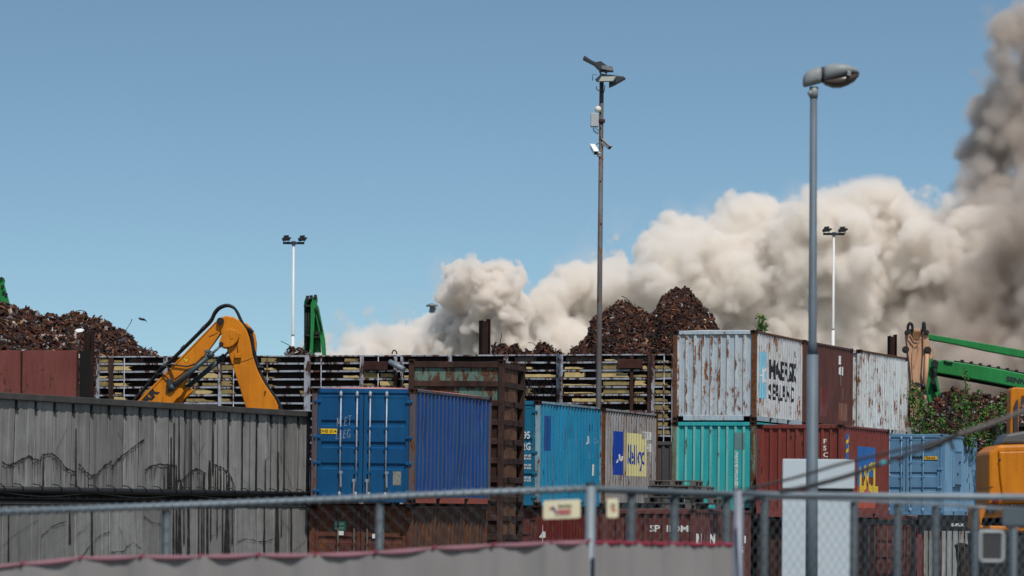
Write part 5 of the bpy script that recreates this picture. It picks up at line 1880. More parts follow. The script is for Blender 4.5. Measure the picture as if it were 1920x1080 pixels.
def street_lamp():
    Y = 44.0
    p = P(1522, 1080, Y)
    t = thing('street_lamp', 'tall grey street lamp with an oval grey head, out of focus in front', 'street lamp', (p.x, p.y, 0.74))
    X = lambda px, py: (P(px, py, Y).x - p.x, P(px, py, Y).z - 0.74)
    steel = plain('blue_grey_galvanised', (0.115, 0.145, 0.17), 0.6, 0.15, 0.25, 4)
    top = X(1525.5, 180)
    b = MB()
    zs = X(1522, 640)[1]
    zj = X(1523, 665)[1]
    xt = top[0]
    b.tube([(0, 0, 0), (xt * 0.5, 0, zj)], [0.076, 0.068], 18)
    b.tube([(xt * 0.5, 0, zj), (xt * 0.55, 0, zs), (xt, 0, top[1])], [0.066, 0.050, 0.042], 18)
    b.build('post', steel, t)
    body = plain('lamp_grey', (0.235, 0.25, 0.25), 0.5, 0, 0.2, 8)
    b = MB()
    b.tube([(top[0], 0, top[1] - 0.02), (X(1526, 163)[0], 0, X(1526, 163)[1])], 0.052, 16)
    x, z = X(1519, 175)
    b.ball((x, -0.02, z), 0.035)
    b.build('spigot', body, t)
    # head: gear housing, canopy, bowl
    def loft(sections, mat, name, par):
        b = MB()
        n = 18
        for (px, ya, yb, wy) in sections:
            x, zt = X(px, ya)
            _, zb = X(px, yb)
            for k in range(n):
                a = 2 * math.pi * k / n
                c, s_ = math.cos(a), math.sin(a)
                b.v.append((x, wy * math.copysign(abs(c) ** 0.75, c), (zt + zb) / 2 + (zt - zb) / 2 * math.copysign(abs(s_) ** 0.75, s_)))
        for j in range(len(sections) - 1):
            for k in range(n):
                b.f.append((j * n + k, j * n + (k + 1) % n, (j + 1) * n + (k + 1) % n, (j + 1) * n + k)); b.mi.append(0); b.sm.append(True)
        b.f.append(tuple(range(n))[::-1]); b.mi.append(0); b.sm.append(False)
        b.f.append(tuple((len(sections) - 1) * n + k for k in range(n))); b.mi.append(0); b.sm.append(False)
        return b.build(name, mat, par)
    loft([(1505.5, 148, 160, 0.03), (1507, 142, 163, 0.07), (1512, 135, 163, 0.10), (1520, 130, 161, 0.115), (1530, 127, 158, 0.12), (1539, 125.5, 156, 0.125)], body, 'gear_housing', t)
    loft([(1539.5, 126, 155, 0.115), (1543.5, 126, 154, 0.115)], M['dark'], 'seam_band', t)
    loft([(1544, 125.5, 154, 0.13), (1552, 121.5, 152, 0.15), (1562, 119.5, 149.5, 0.17), (1575, 119.5, 146, 0.175), (1588, 122, 142.5, 0.165), (1600, 126, 139.5, 0.13), (1608, 131, 138.5, 0.08), (1611, 136, 139, 0.03)], body, 'canopy', t)
    bowl = plain('brown_lamp_bowl', (0.055, 0.04, 0.032), 0.25, 0, 0.2)
    loft([(1543, 153, 155, 0.10), (1550, 150, 160, 0.13), (1562, 147, 164.5, 0.15), (1576, 143, 164.5, 0.155), (1590, 139.5, 160, 0.14), (1602, 137.5, 153, 0.11), (1609, 137, 145, 0.06), (1611, 137, 140, 0.02)], bowl, 'lamp_bowl', t)
    b = MB()
    x, z = X(1589, 141)
    b.bbox(x - 0.02, x + 0.025, -0.19, -0.15, z - 0.03, z + 0.03, 0.008)
    b.build('latch', body, t)


street_lamp()


# ------------------------------------------------------------------ gull
def gull():
    Y = 100.0
    p = P(266.5, 598.5, Y)
    b = MB()
    dk = plain('gull_grey', (0.04, 0.04, 0.042), 0.8)
    b.tube([(0.10, 0.12, -0.03), (0.04, 0.06, -0.005), (-0.02, -0.02, 0.0), (-0.06, -0.08, 0.01), (-0.085, -0.11, 0.012)], [0.008, 0.03, 0.036, 0.025, 0.006], 8)
    k = Y / F
    for pts in (([(0.0, 0.02, 0.01), (-0.035, 0.0, 0.035), (-0.075, 0.0, 0.045), (-0.105, 0.05, 0.035)]), ([(0.0, 0.02, 0.0), (0.045, 0.03, 0.0), (0.08, 0.06, -0.025), (0.12, 0.12, -0.07)])):
        w = [0.06, 0.055, 0.04, 0.008]
        top = [Vector(q) + Vector((0, -w[i], 0.003)) for i, q in enumerate(pts)]
        bot = [Vector(q) + Vector((0, w[i], -0.012)) for i, q in enumerate(pts)]
        for i in range(3):
            b.face([top[i], top[i + 1], bot[i + 1], bot[i]])
            b.face([bot[i] - Vector((0, 0, .008)), bot[i + 1] - Vector((0, 0, .008)), top[i + 1] - Vector((0, 0, .008)), top[i] - Vector((0, 0, .008))])
    o = b.build('gull', dk)
    o.location = p
    tag(o, 'small dark gull gliding above the tail of the long scrap heap', 'bird')


gull()


# ------------------------------------------------------------------ shrubs
leaf_m = tinted('leaf')
stem_m = plain('green_brown_stem', (0.07, 0.06, 0.03), 0.8)


def shrub(label, base, Y, stems, n, seed, lf=0.10, name='shrub', group='shrubs behind the light blue container'):
    """stems: pixel polylines from the foot up; leaves sit along them and their side twigs."""
    rr = random.Random(seed)
    p = P(base[0], base[1], Y)
    t = thing(name, label, 'plant' if name == 'sapling' else 'shrub', p, (0, 0, 0), group)
    b = MB()
    twigs = []
    for st in stems:
        pts = []
        y = rr.uniform(-0.5, 0.5)
        for (x, yy) in smooth_line(st, 3):
            q = P(x, yy, Y)
            pts.append(Vector((q.x - p.x, y + rr.uniform(-0.05, 0.05), q.z - p.z)))
        b.tube(pts, [0.02 * (1 - 0.8 * i / len(pts)) + 0.003 for i in range(len(pts))], 5)
        twigs.append((pts, 0.1))
        for k in range(int(len(pts) * 1.5)):
            i = rr.randrange(1, len(pts))
            a = pts[i]
            L = rr.uniform(0.12, 0.5) * (1.15 - i / len(pts))
            d = Vector((rr.gauss(0, 1), rr.gauss(-0.2, 1), rr.uniform(0.2, 1.2))).normalized()
            tw = [a, a + d * L * 0.5 + Vector((0, 0, 0.03)), a + d * L]
            b.tube(tw, [0.006, 0.005, 0.003], 4, 0, False)
            twigs.append((tw, 0.06))
    b.build('stem', stem_m, t)
    b = MB()
    tint = []
    pal = [(0.04, 0.11, 0.022), (0.06, 0.15, 0.03), (0.03, 0.085, 0.022), (0.09, 0.18, 0.035), (0.14, 0.18, 0.03)]
    for k in range(n):
        pts, sp = rr.choice(twigs)
        i = rr.randrange(len(pts) - 1)
        c = pts[i].lerp(pts[i + 1], rr.random()) + Vector((rr.gauss(0, sp), rr.gauss(0, sp), rr.gauss(0, sp)))
        L = lf * rr.uniform(0.6, 1.25)
        d = Vector((rr.gauss(0, 1), rr.gauss(0, 1), rr.gauss(-0.3, 0.7))).normalized()
        nn = Vector((rr.gauss(0, 1), rr.gauss(-0.5, 1), rr.gauss(0.6, 1))).normalized()
        s_ = d.cross(nn).normalized()
        f = nn.cross(s_)
        b.raw([c - d * L * 0.5, c - s_ * L * 0.36 - d * 0.1 * L, c + d * L * 0.6, c + s_ * L * 0.36 - d * 0.1 * L], [(0, 1, 2), (0, 2, 3)])
        col = rr.choice(pal)
        g = rr.uniform(0.7, 1.3)
        tint += [(col[0] * g, col[1] * g, col[2] * g, 1)] * 4
    b.tint = tint
    b.build('leaf', leaf_m, t, None, 'stuff')
    return t


shrub('tall loose poplar shrub topping the others in front of the dark scrap heap', (1810, 850), 120.5,
      [[(1808, 850), (1808, 780), (1806, 740), (1808, 700)], [(1812, 850), (1822, 780), (1832, 738)], [(1800, 850), (1792, 790), (1790, 745)], [(1815, 850), (1812, 790), (1814, 725)],
       [(1822, 850), (1842, 800), (1850, 770)], [(1796, 850), (1780, 810), (1774, 785)]], 1300, 31)
shrub('dense low shrub between the chipped white container and the dark scrap heap', (1735, 850), 121.5,
      [[(1730, 850), (1722, 800), (1716, 750)], [(1735, 850), (1742, 800), (1745, 772)], [(1742, 850), (1756, 810), (1765, 790)], [(1726, 850), (1714, 820), (1712, 790)], [(1738, 850), (1730, 800), (1728, 765)]], 950, 32)
shrub('dark leafy shrub below the yellow machine mast', (1865, 855), 121.0,
      [[(1862, 855), (1862, 800), (1858, 765)], [(1868, 855), (1880, 790), (1886, 748)], [(1874, 855), (1895, 800), (1905, 770)], [(1858, 855), (1848, 820), (1840, 800)], [(1866, 855), (1872, 800), (1872, 768)]], 700, 33)
shrub('spindly shrub reaching along the peach arm', (1712, 800), 122.5, [[(1714, 800), (1712, 760), (1713, 722)], [(1716, 800), (1722, 760), (1724, 738)], [(1710, 800), (1708, 770), (1710, 745)]], 350, 34)
shrub('small green sapling growing behind the rusty white container roof', (1428, 640), 110.0, [[(1426, 640), (1424, 612), (1424.5, 590)], [(1430, 640), (1433, 622), (1434, 616)], [(1425, 640), (1428, 610), (1427, 598)]], 110, 35, 0.12, 'sapling', None)
# ------------------------------------------------------------------ fences close to the camera
FA = Plane(-80, 25.0, 1108, 25.0)
FB = Plane(1108, 25.0, 1990, 29.0)
FC = Plane(1385, 24.0, 1990, 23.2)
ban_m = plain('grey_banner_cloth', (0.225, 0.212, 0.205), 0.9, 0, 0.2, 2, 0.1)
hem_m = plain('pink_hem', (0.25, 0.12, 0.145), 0.8, 0, 0.2)
hem2_m = plain('crimson_hem', (0.20, 0.020, 0.040), 0.8, 0, 0.2)
GZ = 0.74


def chain_link(q, u0, u1, ztop, zbot, parent, pitch=0.048, r=0.0014, side=1):
    """Woven zigzag wires, each one bent mesh; the top edge follows ztop(u)."""
    b = MB()
    n = int((u1 - u0) / pitch)
    h = pitch
    rows = int((max(ztop(u0), ztop(u1)) - zbot) / h) + 1
    for i in range(n):
        a = u0 + i * pitch
        zt = ztop(a)
        pts = []
        for k in range(rows + 1):
            z = zt - k * h
            if z < zbot - h:
                break
            s = 1 if (k + i) % 2 == 0 else -1
            pts.append((a + s * pitch * 0.5, -0.002 * s, z))
        b.tube(pts, r, 3, 0, False, False)
    return b.build('chain_link', M['galv_dark'] if r < 0.0015 else M['galv'], parent, None, 'stuff')


def helix(q, b, p0, p1, r, wire, turns):
    p0, p1 = Vector(p0), Vector(p1)
    pts = []
    n = turns * 7
    for k in range(n + 1):
        t = k / n
        c = p0.lerp(p1, t)
        a = 2 * math.pi * turns * t
        pts.append(c + Vector((0, math.cos(a) * r, math.sin(a) * r)))
    b.tube(pts, wire, 4, 0, False)


def fence_one():
    q = FA
    t = thing('chain_link_fence', 'chain link fence with a sloping top rail, a pale banner hung on it', 'fence', q.o, (0, 0, q.rot), 'galvanised fences in front')
    za, zb = q.uz(-80, 962.5), q.uz(1106, 917)
    ua, ub = za[0], zb[0]
    rail = [q.uz(-80, 963), q.uz(300, 949), q.uz(620, 936.5), q.uz(880, 924.5), q.uz(1106, 916)]
    rz = lambda u: float(np.interp(u, [a for a, c in rail], [c for a, c in rail]))
    b = MB()
    b.tube([(a, 0, c) for a, c in rail], 0.021, 12)
    ra = b.build('top_rail', M['galv'], t)
    b = MB()
    for (a0, c0), (a1, c1) in zip(rail[:-1], rail[1:]):
        helix(q, b, (a0, 0, c0), (a1, 0, c1), 0.026, 0.0065, max(1, int((a1 - a0) / 0.062)))
    b.build('binding_wire', M['galv'], ra)
    for px in (-60, 312, 712):
        u = q.u(px)
        b = MB()
        b.tube([(u, 0.03, GZ), (u, 0.03, rz(u) - 0.03)], 0.027, 12)
        b.build('post', M['galv_dark'], t)
    b = MB()
    u, z = q.uz(1107.5, 908)
    b.tube([(u, 0.0, GZ), (u, 0.0, z)], 0.036, 14)
    po = b.build('corner_post', M['galv'], t)
    b = MB()
    b.tube([(u, 0, z), (u, 0, z + 0.012)], [0.043, 0.02], 14)
    b.build('cap', M['black'], po)
    b = MB()
    helix(q, b, (u, 0, GZ), (u + 0.0001, 0, GZ + 0.0001), 0.05, 0.004, 1)
    chain_link(q, ua, ub, lambda u: rz(u) - 0.015, GZ, t)
    return rz


frz = fence_one()


def banner(name, label, q, hem, m_hem, ties, group, hem_r=0.018, fold=1.0):
    t = thing(name, label, 'banner', q.o, (0, 0, q.rot), group)
    rr = random.Random(len(hem))
    hp = [q.uz(*h) for h in hem]
    us, zs = [a for a, c in hp], [c for a, c in hp]
    n = 260
    nz = 14
    tu = sorted(q.u(x) for x in ties)

    def top(u):
        z = float(np.interp(u, us, zs))
        for a, c in zip(tu[:-1], tu[1:]):
            if a <= u <= c:
                z -= 0.010 * fold * (1 - (2 * (u - a) / (c - a) - 1) ** 2)
        return z

    b = MB()
    for j in range(nz + 1):
        for i in range(n + 1):
            u = us[0] + (us[-1] - us[0]) * i / n
            k = j / nz
            near = min(abs(u - a) for a in tu)
            y = -0.055 - 0.018 * fold * math.sin(u * 21 + 2.0 * math.sin(u * 3.1) + k * 1.2) * (0.4 + 0.6 * k) - 0.02 * math.exp(-(near / 0.09) ** 2) * (1 - k) + 0.003 * math.sin(u * 41 + 5 * k + 4 * math.sin(u * 5))
            b.v.append((u, y, top(u) * (1 - k) + (GZ + 0.05) * k))
    for j in range(nz):
        for i in range(n):
            k = j * (n + 1) + i
            b.f.append((k + n + 1, k + n + 2, k + 1, k)); b.mi.append(0); b.sm.append(True)
    b.build('cloth', ban_m, t)
    b = MB()
    for (a, c) in zip(tu[:-1], tu[1:]):
        pts = []
        for k in range(13):
            u = a + (c - a) * k / 12
            if us[0] <= u <= us[-1]:
                pts.append((u, -0.066, top(u)))
        if len(pts) > 2:
            b.tube(pts, [hem_r * (0.45 + 0.55 * math.sin(math.pi * i / (len(pts) - 1))) for i in range(len(pts))], 8)
    b.build('hem', m_hem, t)
    for a in tu:
        if us[0] <= a <= us[-1]:
            b = MB()
            z = top(a)
            b.tube([(a - 0.012, -0.075, z - 0.014), (a, -0.08, z), (a + 0.010, -0.06, z + 0.012)], 0.010, 6)
            b.build('tie', hem2_m, t)
    return t


banner('banner', 'long grey cloth banner with pale pink scalloped hem, tied along the sloping fence', FA,
       [(-80, 1066), (0, 1060), (45, 1057), (150, 1046), (265, 1043), (375, 1043), (470, 1040), (590, 1040), (705, 1036), (815, 1027), (920, 1022), (1035, 1017), (1104, 1015)],
       hem_m, [-80, 45, 155, 268, 378, 486, 594, 706, 815, 925, 1035, 1104], 'cloth banners on the fence', 0.020)
FB2 = Plane(1110, 24.95, 1386, 25.1)
banner('banner', 'short grey cloth banner with crimson scalloped hem between the two capped posts', FB2,
       [(1112, 1017), (1140, 1016), (1200, 1018), (1270, 1019), (1330, 1020), (1382, 1020)], hem2_m, [1110, 1128, 1160, 1191, 1222, 1253, 1284, 1315, 1348, 1384], 'cloth banners on the fence', 0.017, 0.6)


def fence_two():
    fbp = plain('dark_galvanised_post', (0.052, 0.068, 0.078), 0.65, 0.1, 0.35, 5)
    q = FB
    t = thing('chain_link_fence', 'chain link fence on closely set grey posts, receding past the white board', 'fence', q.o, (0, 0, q.rot), 'galvanised fences in front')
    rail = [q.uz(1112, 917), q.uz(1200, 921), q.uz(1300, 925), q.uz(1385, 928), q.uz(1500, 930), q.uz(1620, 934.5), q.uz(1690, 938), q.uz(1780, 943), q.uz(1850, 948), q.uz(1990, 957)]
    us, zs = [a for a, c in rail], [c for a, c in rail]
    rz = lambda u: float(np.interp(u, us, zs))
    b = MB()
    b.tube([(a, 0, c) for a, c in rail[:4]], 0.02, 12)
    ra = b.build('top_rail', M['galv_dark'], t)
    b = MB()
    for (a0, c0), (a1, c1) in zip(rail[:3], rail[1:4]):
        helix(q, b, (a0, 0, c0), (a1, 0, c1), 0.0235, 0.004, max(1, int((a1 - a0) / 0.034)))
    b.build('binding_wire', M['galv'], ra)
    b = MB()
    rr = random.Random(3)
    for k in range(150):
        u = us[3] + (us[-1] - us[3]) * k / 150
        z = rz(u)
        b.tube([(u - 0.012, 0, z - 0.03), (u, 0.004, z + 0.006), (u + 0.012, 0, z - 0.03)], 0.0035, 4, 0, False)
    b.tube([(a, 0.004, c - 0.018) for a, c in rail[3:]], 0.006, 6)
    b.build('knuckle', M['galv'], t, None, 'stuff')
    for px in (1190, 1271, 1369, 1440, 1608, 1690, 1761, 1835, 1905):
        u = q.u(px)
        b = MB()
        b.tube([(u, 0.03, GZ), (u, 0.03, rz(u) - 0.02)], 0.030, 12)
        b.build('post', fbp, t)
    chain_link(q, us[0], us[-1], lambda u: rz(u) - 0.01, GZ, t, 0.0485, 0.0017)


fence_two()


def fence_three():
    q = FC
    t = thing('pipe_railing', 'bright pipe railing with one capped post, in front of the white board', 'railing', q.o, (0, 0, q.rot), 'galvanised fences in front')
    b = MB()
    u0, z0 = q.uz(1393, 925.5)
    u1, z1 = q.uz(1990, 933)
    um, zm = q.uz(1480, 929)
    un, zn = q.uz(1560, 929.5)
    b.tube([(u0, 0, z0), (um, 0, zm), (un, 0, zn), (u1, 0, z1)], 0.022, 14)
    b.build('rail', M['galv'], t)
    b = MB()
    u, z = q.uz(1385, 918)
    b.tube([(u, 0, GZ), (u, 0, z)], 0.032, 14)
    po = b.build('post', plain('bright_galvanised', (0.20, 0.22, 0.255), 0.5, 0.2, 0.2), t)
    b = MB()
    b.tube([(u, 0, z), (u, 0, z + 0.012)], [0.034, 0.018], 14)
    b.build('cap', M['black'], po)
    b = MB()
    u2, z2 = q.uz(1412, 935)
    u3, z3 = q.uz(1440, 929)
    b.tube([(u + 0.02, 0.02, z2 - 0.03), (u3, 0.01, z3)], 0.012, 8)
    b.build('brace', M['dark'], t)


fence_three()


# ------------------------------------------------------------------ small signs on the fence
cream = plain('cream_sign', (0.60, 0.54, 0.37), 0.6, 0, 0.08)
sred = plain('sign_red', (0.42, 0.05, 0.07), 0.6, 0, 0.1)
sblue = plain('sign_violet_blue', (0.10, 0.07, 0.20), 0.6, 0, 0.1)


def sign(px0, px1, ytl, ytr, yb, big):
    q = FA
    (u0, z0), (u1, z1) = q.uz(px0, yb), q.uz(px1, ytr)
    _, zl = q.uz(px0, ytl)
    t = thing('fence_sign', 'wide cream sign with a red and blue figure hung on the sloping fence' if big else 'narrow cream sign with red marks just past the capped corner post', 'sign', q.o, (0, 0, q.rot), 'cream signs on the fence')
    sk = (z1 - zl) / (u1 - u0)
    H = zl - z0
    b = MB()
    bm = bmesh.new()
    r = 0.012
    pts = []
    W = u1 - u0
    for (cx, cz, a0) in ((W - r, r, -90), (W - r, H - r, 0), (r, H - r, 90), (r, r, 180)):
        for k in range(4):
            a = R(a0 + 30 * k)
            x, z = cx + r * math.cos(a), cz + r * math.sin(a)
            pts.append((u0 + x, z0 + z + sk * x))
    b.prism(pts, -0.085, -0.07, 'y', 0, None, 0.002)
    pl = b.build('plate', cream, t)
    f = lambda x, z: (u0 + x * W, -0.0875, z0 + z * H + sk * x * W)
    def quads(rects, m, name):
        b = MB()
        for r4 in rects:
            b.face([f(*p_) for p_ in r4])
        b.build(name, m, pl)
    def bar(x0, x1, z0_, z1_, s=0.0):
        return [(x0, z0_), (x1, z0_), (x1 + s, z1_), (x0 + s, z1_)]
    if big:
        quads([[(0.16, 0.60), (0.30, 0.56), (0.30, 0.50), (0.16, 0.52)], bar(0.40, 0.76, 0.44, 0.50), bar(0.36, 0.74, 0.34, 0.40), bar(0.40, 0.76, 0.26, 0.31)], sred, 'red_print')
        quads([[(0.20, 0.66), (0.28, 0.68), (0.40, 0.30), (0.34, 0.28)], [(0.27, 0.60), (0.33, 0.58), (0.30, 0.50), (0.25, 0.52)]], sblue, 'figure')
        quads([bar(0.40 + 0.063 * k, 0.445 + 0.063 * k, 0.58 + 0.03 * (k % 2), 0.76 - 0.02 * (k % 3), 0.012) for k in range(6)], M['black_ink'], 'lettering')
        quads([bar(0.30, 0.72, 0.17, 0.20)], M['galv_dark'], 'small_print')
    else:
        quads([bar(0.36, 0.72, 0.44, 0.52), bar(0.40, 0.74, 0.34, 0.40), bar(0.18, 0.28, 0.56, 0.62)], sred, 'red_print')
        quads([bar(0.36 + 0.12 * k, 0.43 + 0.12 * k, 0.58, 0.74) for k in range(3)], M['black_ink'], 'lettering')
    b = MB()
    b.box(u0 + 0.1 * W, u0 + 0.13 * W, -0.07, -0.02, z0 + H * 0.8, z0 + H * 0.9)
    b.build('clip', M['galv'], t)


sign(1018, 1088, 939, 936.5, 974, True)
FA_, FA = FA, Plane(1100, 24.9, 1200, 25.05)
sign(1128.5, 1150, 935, 935, 971, False)
FA = FA_


# ------------------------------------------------------------------ white board, mirror frame, gate, machine and cables
def white_board():
    q = Plane(1467, 46.5, 1602, 46.5)
    t = thing('white_board', 'plain white board in two pieces behind the street lamp', 'board', q.o, (0, 0, q.rot))
    wb = plain('white_board_paint', (0.42, 0.47, 0.50), 0.5, 0, 0.08, 1)
    u0, u1 = q.u(1467), q.u(1602)
    for (ya, yb) in ((861, 916), (924, 1200)):
        b = MB()
        b.bbox(u0, u1, -0.03, 0.03, max(0.5, q.uz(1530, yb)[1]), q.uz(1530, ya)[1], 0.008)
        b.build('panel', wb, t)
    b = MB()
    b.box(u0 + 0.45, u1 - 0.02, 0.0, 0.10, q.uz(1530, 924)[1], q.uz(1530, 916)[1])
    b.build('gap_frame', M['dark'], t)
    for x in (u0 + 0.1, u1 - 0.1):
        b = MB()
        b.bbox(x - 0.03, x + 0.03, 0.035, 0.10, 0.2, q.uz(1530, 870)[1], 0.005)
        b.build('leg', M['galv_dark'], t)


white_board()


def barred_gate():
    q = Plane(1618, 66, 1990, 69)
    t = thing('barred_gate', 'black barred steel gate with a lettered black beam across it', 'gate', q.o, (0, 0, q.rot))
    bk = M['black']
    zt = q.uz(1650, 973)[1]
    u0, u1 = q.u(1619), q.u(1900)
    for z in (zt - 0.06, 0.55):
        b = MB()
        b.bbox(u0, u1, -0.03, 0.03, z - 0.05, z + 0.05, 0.006)
        b.build('rail', bk, t)
    x = 1630.0
    while x < 1895:
        u = q.u(x)
        b = MB()
        b.tube([(u, 0.0, 0.5), (u, 0.0, zt - 0.1)], 0.013, 8)
        b.build('bar', bk, t)
        x += 11.2
    for px in (1622, 1712, 1826):
        u = q.u(px)
        b = MB()
        b.bbox(u - 0.04, u + 0.04, -0.04, 0.04, -0.1, zt + 0.03, 0.006)
        b.build('post', bk, t)
    b = MB()
    ua, za = q.uz(1716, 995)
    ub, zb = q.uz(1829, 966)
    b.bbox(ua, ub, -0.12, -0.05, za, zb, 0.01)
    bm_ = b.build('beam', M['black'], t)
    b = MB()
    u, z = q.uz(1775, 986.5)
    b.bm(wrap(text_flat('E-PLX', 0.052, 1.7, 0.002), u, z, lambda a, c: (a, -0.124, c)))
    b.build('lettering', M['white_ink'], bm_)
    for px in (1720, 1748):
        u, z = q.uz(px, 997)
        b = MB()
        b.disc((u, -0.06, z), 0.05, (0, -1, 0), 0.06, 10)
        b.build('roller', M['black'], t)


barred_gate()


def bucket():
    a = Prof(88.0)
    a.start('digger_bucket', 'dark rusted digger bucket hanging from a thin rod behind the gate', 'bucket', 1815, 1090)
    dk = rusty('dark_bucket_rust', (0.012, 0.010, 0.008), (0.03, 0.022, 0.016), (0.06, 0.042, 0.03))
    a.plate('shell', [(1799, 1024), (1806, 1020), (1822, 1023), (1831, 1035), (1834, 1060), (1832, 1090), (1826, 1140), (1803, 1140), (1800, 1090), (1802, 1060), (1799, 1040)], 0.0, 0.8, dk, 0.04)
    a.plate('lip', [(1797, 1022), (1806, 1018), (1815, 1020), (1806, 1026), (1799, 1030)], -0.04, 0.84, dk, 0.01)
    b = MB()
    a.line(b, [(1821, 1024), (1827, 995), (1829, 975)], 0.4, 0.03, 8)
    b.build('rod', M['black'], a.t)


bucket()


def yellow_machine():
    a = Prof(56.0)
    a.start('yellow_machine', 'yellow construction machine rear with grey hood behind the fence', 'excavator', 1880, 1180)
    body = [(1854, 852), (1856, 847), (1870, 836), (1876, 834), (1990, 831), (1990, 945), (1854, 945)]
    a.plate('counterweight', body, 0.0, 1.6, yel, 0.045)
    a.plate('cover_panel', [(1872, 846), (1990, 843), (1990, 938), (1880, 938), (1874, 890)], -0.035, 0.0, yel, 0.03)
    gh = plain('grey_hood', (0.085, 0.085, 0.085), 0.5, 0, 0.15)
    a.plate('hood', [(1880, 832), (1882, 826), (1889, 815), (1893, 813), (1920, 808), (1990, 806), (1990, 832)], 0.15, 1.2, gh, 0.04)
    a.plate('lower_body', [(1836, 948), (1990, 948), (1990, 965), (1845, 972), (1842, 985), (1990, 990), (1990, 1000), (1838, 992)], 0.15, 1.5, yel, 0.02)
    for x in (1852, 1895, 1918, 1945):
        a.plate('black_stripe', [(x, 947), (x + 12, 947), (x + 12, 962), (x, 962)], -0.01, 0.12, M['black'], 0.003)
    a.plate('rear_lamp', [(1862, 930), (1872, 930), (1872, 943), (1862, 943)], -0.07, -0.036, plain('red_lamp', (0.16, 0.004, 0.012), 0.3), 0.005)
    a.plate('undercarriage', [(1836, 1000), (1990, 1000), (1990, 1200), (1850, 1200)], 0.2, 1.5, grd, 0.03)
    ms = a.plate('mast', [(1902, 824), (1903, 730), (1906, 725), (1914, 724), (1990, 728), (1990, 740), (1924, 742), (1920, 760), (1918, 824)], 0.5, 0.9, yel, 0.02)
    a.plate('mast_slot', [(1909, 760), (1913, 750), (1917, 746), (1917, 824), (1908, 824)], 0.46, 0.498, M['dark'], 0.004, ms)
    b = MB()
    x, z = a.xz([(1874, 862)])[0]
    b.tube([(x - 0.012, -0.037, z - 0.012), (x + 0.014, -0.037, z + 0.014)], 0.012, 6)
    b.build('handle', M['dark'], a.t)
    b = MB()
    a.line(b, smooth_line([(1832, 914), (1845, 916), (1862, 912)]), -0.004, 0.005, 6)
    b.build('seam', pin_m, a.t)
    # dark shed edge behind it


yellow_machine()


def dark_shed():
    q = Plane(1866, 124, 1990, 124)
    t = thing('dark_shed', 'dark corrugated shed behind the shrub and the yellow machine', 'shed', q.o, (0, 0, q.rot))
    m = plain('black_cladding', (0.014, 0.013, 0.014), 0.8)
    u0, u1 = q.u(1867), q.u(1990)
    z = q.uz(1880, 800)[1]
    c = Corr(u0, u1, 0.16, 0.03)
    corr_sheet(c, -0.14, z, lambda u, d, zz: (u, d, zz), None, 1).build('cladding', m, t)
    b = MB(); b.box(u0, u1, 0.04, 3.0, -0.14, z - 0.02)
    b.build('body', m, t)
    z2 = q.uz(1880, 793)[1]
    b = MB(); b.box(q.u(1884), u1, -0.2, 2.5, z, z2)
    b.build('roof', m, t)


dark_shed()


def mirror():
    q = Plane(1830, 22.5, 1930, 22.5)
    t = thing('mirror_frame', 'rounded pale metal frame around dark mesh hung on the fence', 'mirror frame', q.o, (0, 0, q.rot))
    (u0, z0), (u1, z1) = q.uz(1838, 1052), q.uz(1881, 997)
    r = 0.018
    pts = []
    for (cx, cz, a0) in ((u1 - r, z0 + r, -90), (u1 - r, z1 - r, 0), (u0 + r, z1 - r, 90), (u0 + r, z0 + r, 180)):
        for k in range(5):
            a = R(a0 + 22.5 * k)
            pts.append((cx + r * math.cos(a), 0, cz + r * math.sin(a)))
    pts.append(pts[0])
    pts.append(pts[1])
    b = MB()
    b.tube(pts, 0.0105, 8)
    b.build('frame', plain('pale_frame', (0.36, 0.38, 0.38), 0.6, 0.1, 0.3, 20), t)
    b = MB()
    b.prism([(u0 + 0.012, z0 + 0.012), (u1 - 0.012, z0 + 0.012), (u1 - 0.012, z1 - 0.012), (u0 + 0.012, z1 - 0.012)], 0.0, 0.008)
    b.build('dark_panel', plain('dark_mesh_panel', (0.045, 0.045, 0.048), 0.7, 0, 0.3, 60), t)
    b = MB()
    um = (u0 + u1) / 2
    b.tube([(um, 0.02, z0 - 0.9), (um, 0.02, z1 - 0.02)], 0.012, 8)
    b.build('stem', M['black'], t)
    b = MB()
    (ua, za), (ub, zb) = q.uz(1880, 986), q.uz(1990, 951)
    b.bbox(ua, ub, 0.02, 0.03, za, zb, 0.003)
    o = b.build('fence_plate', M['galv_dark'])
    o.matrix_world = Matrix.Translation(q.o) @ Matrix.Rotation(q.rot, 4, 'Z')
    tag(o, 'plain grey green plate fixed to the fence above the mirror frame', 'plate')
    b = MB()
    u, _ = q.uz(1903, 1000)
    b.tube([(u, 0.05, GZ), (u, 0.05, za + 0.05)], 0.022, 10)
    o2 = b.build('plate_post', M['galv_dark'], o)


mirror()


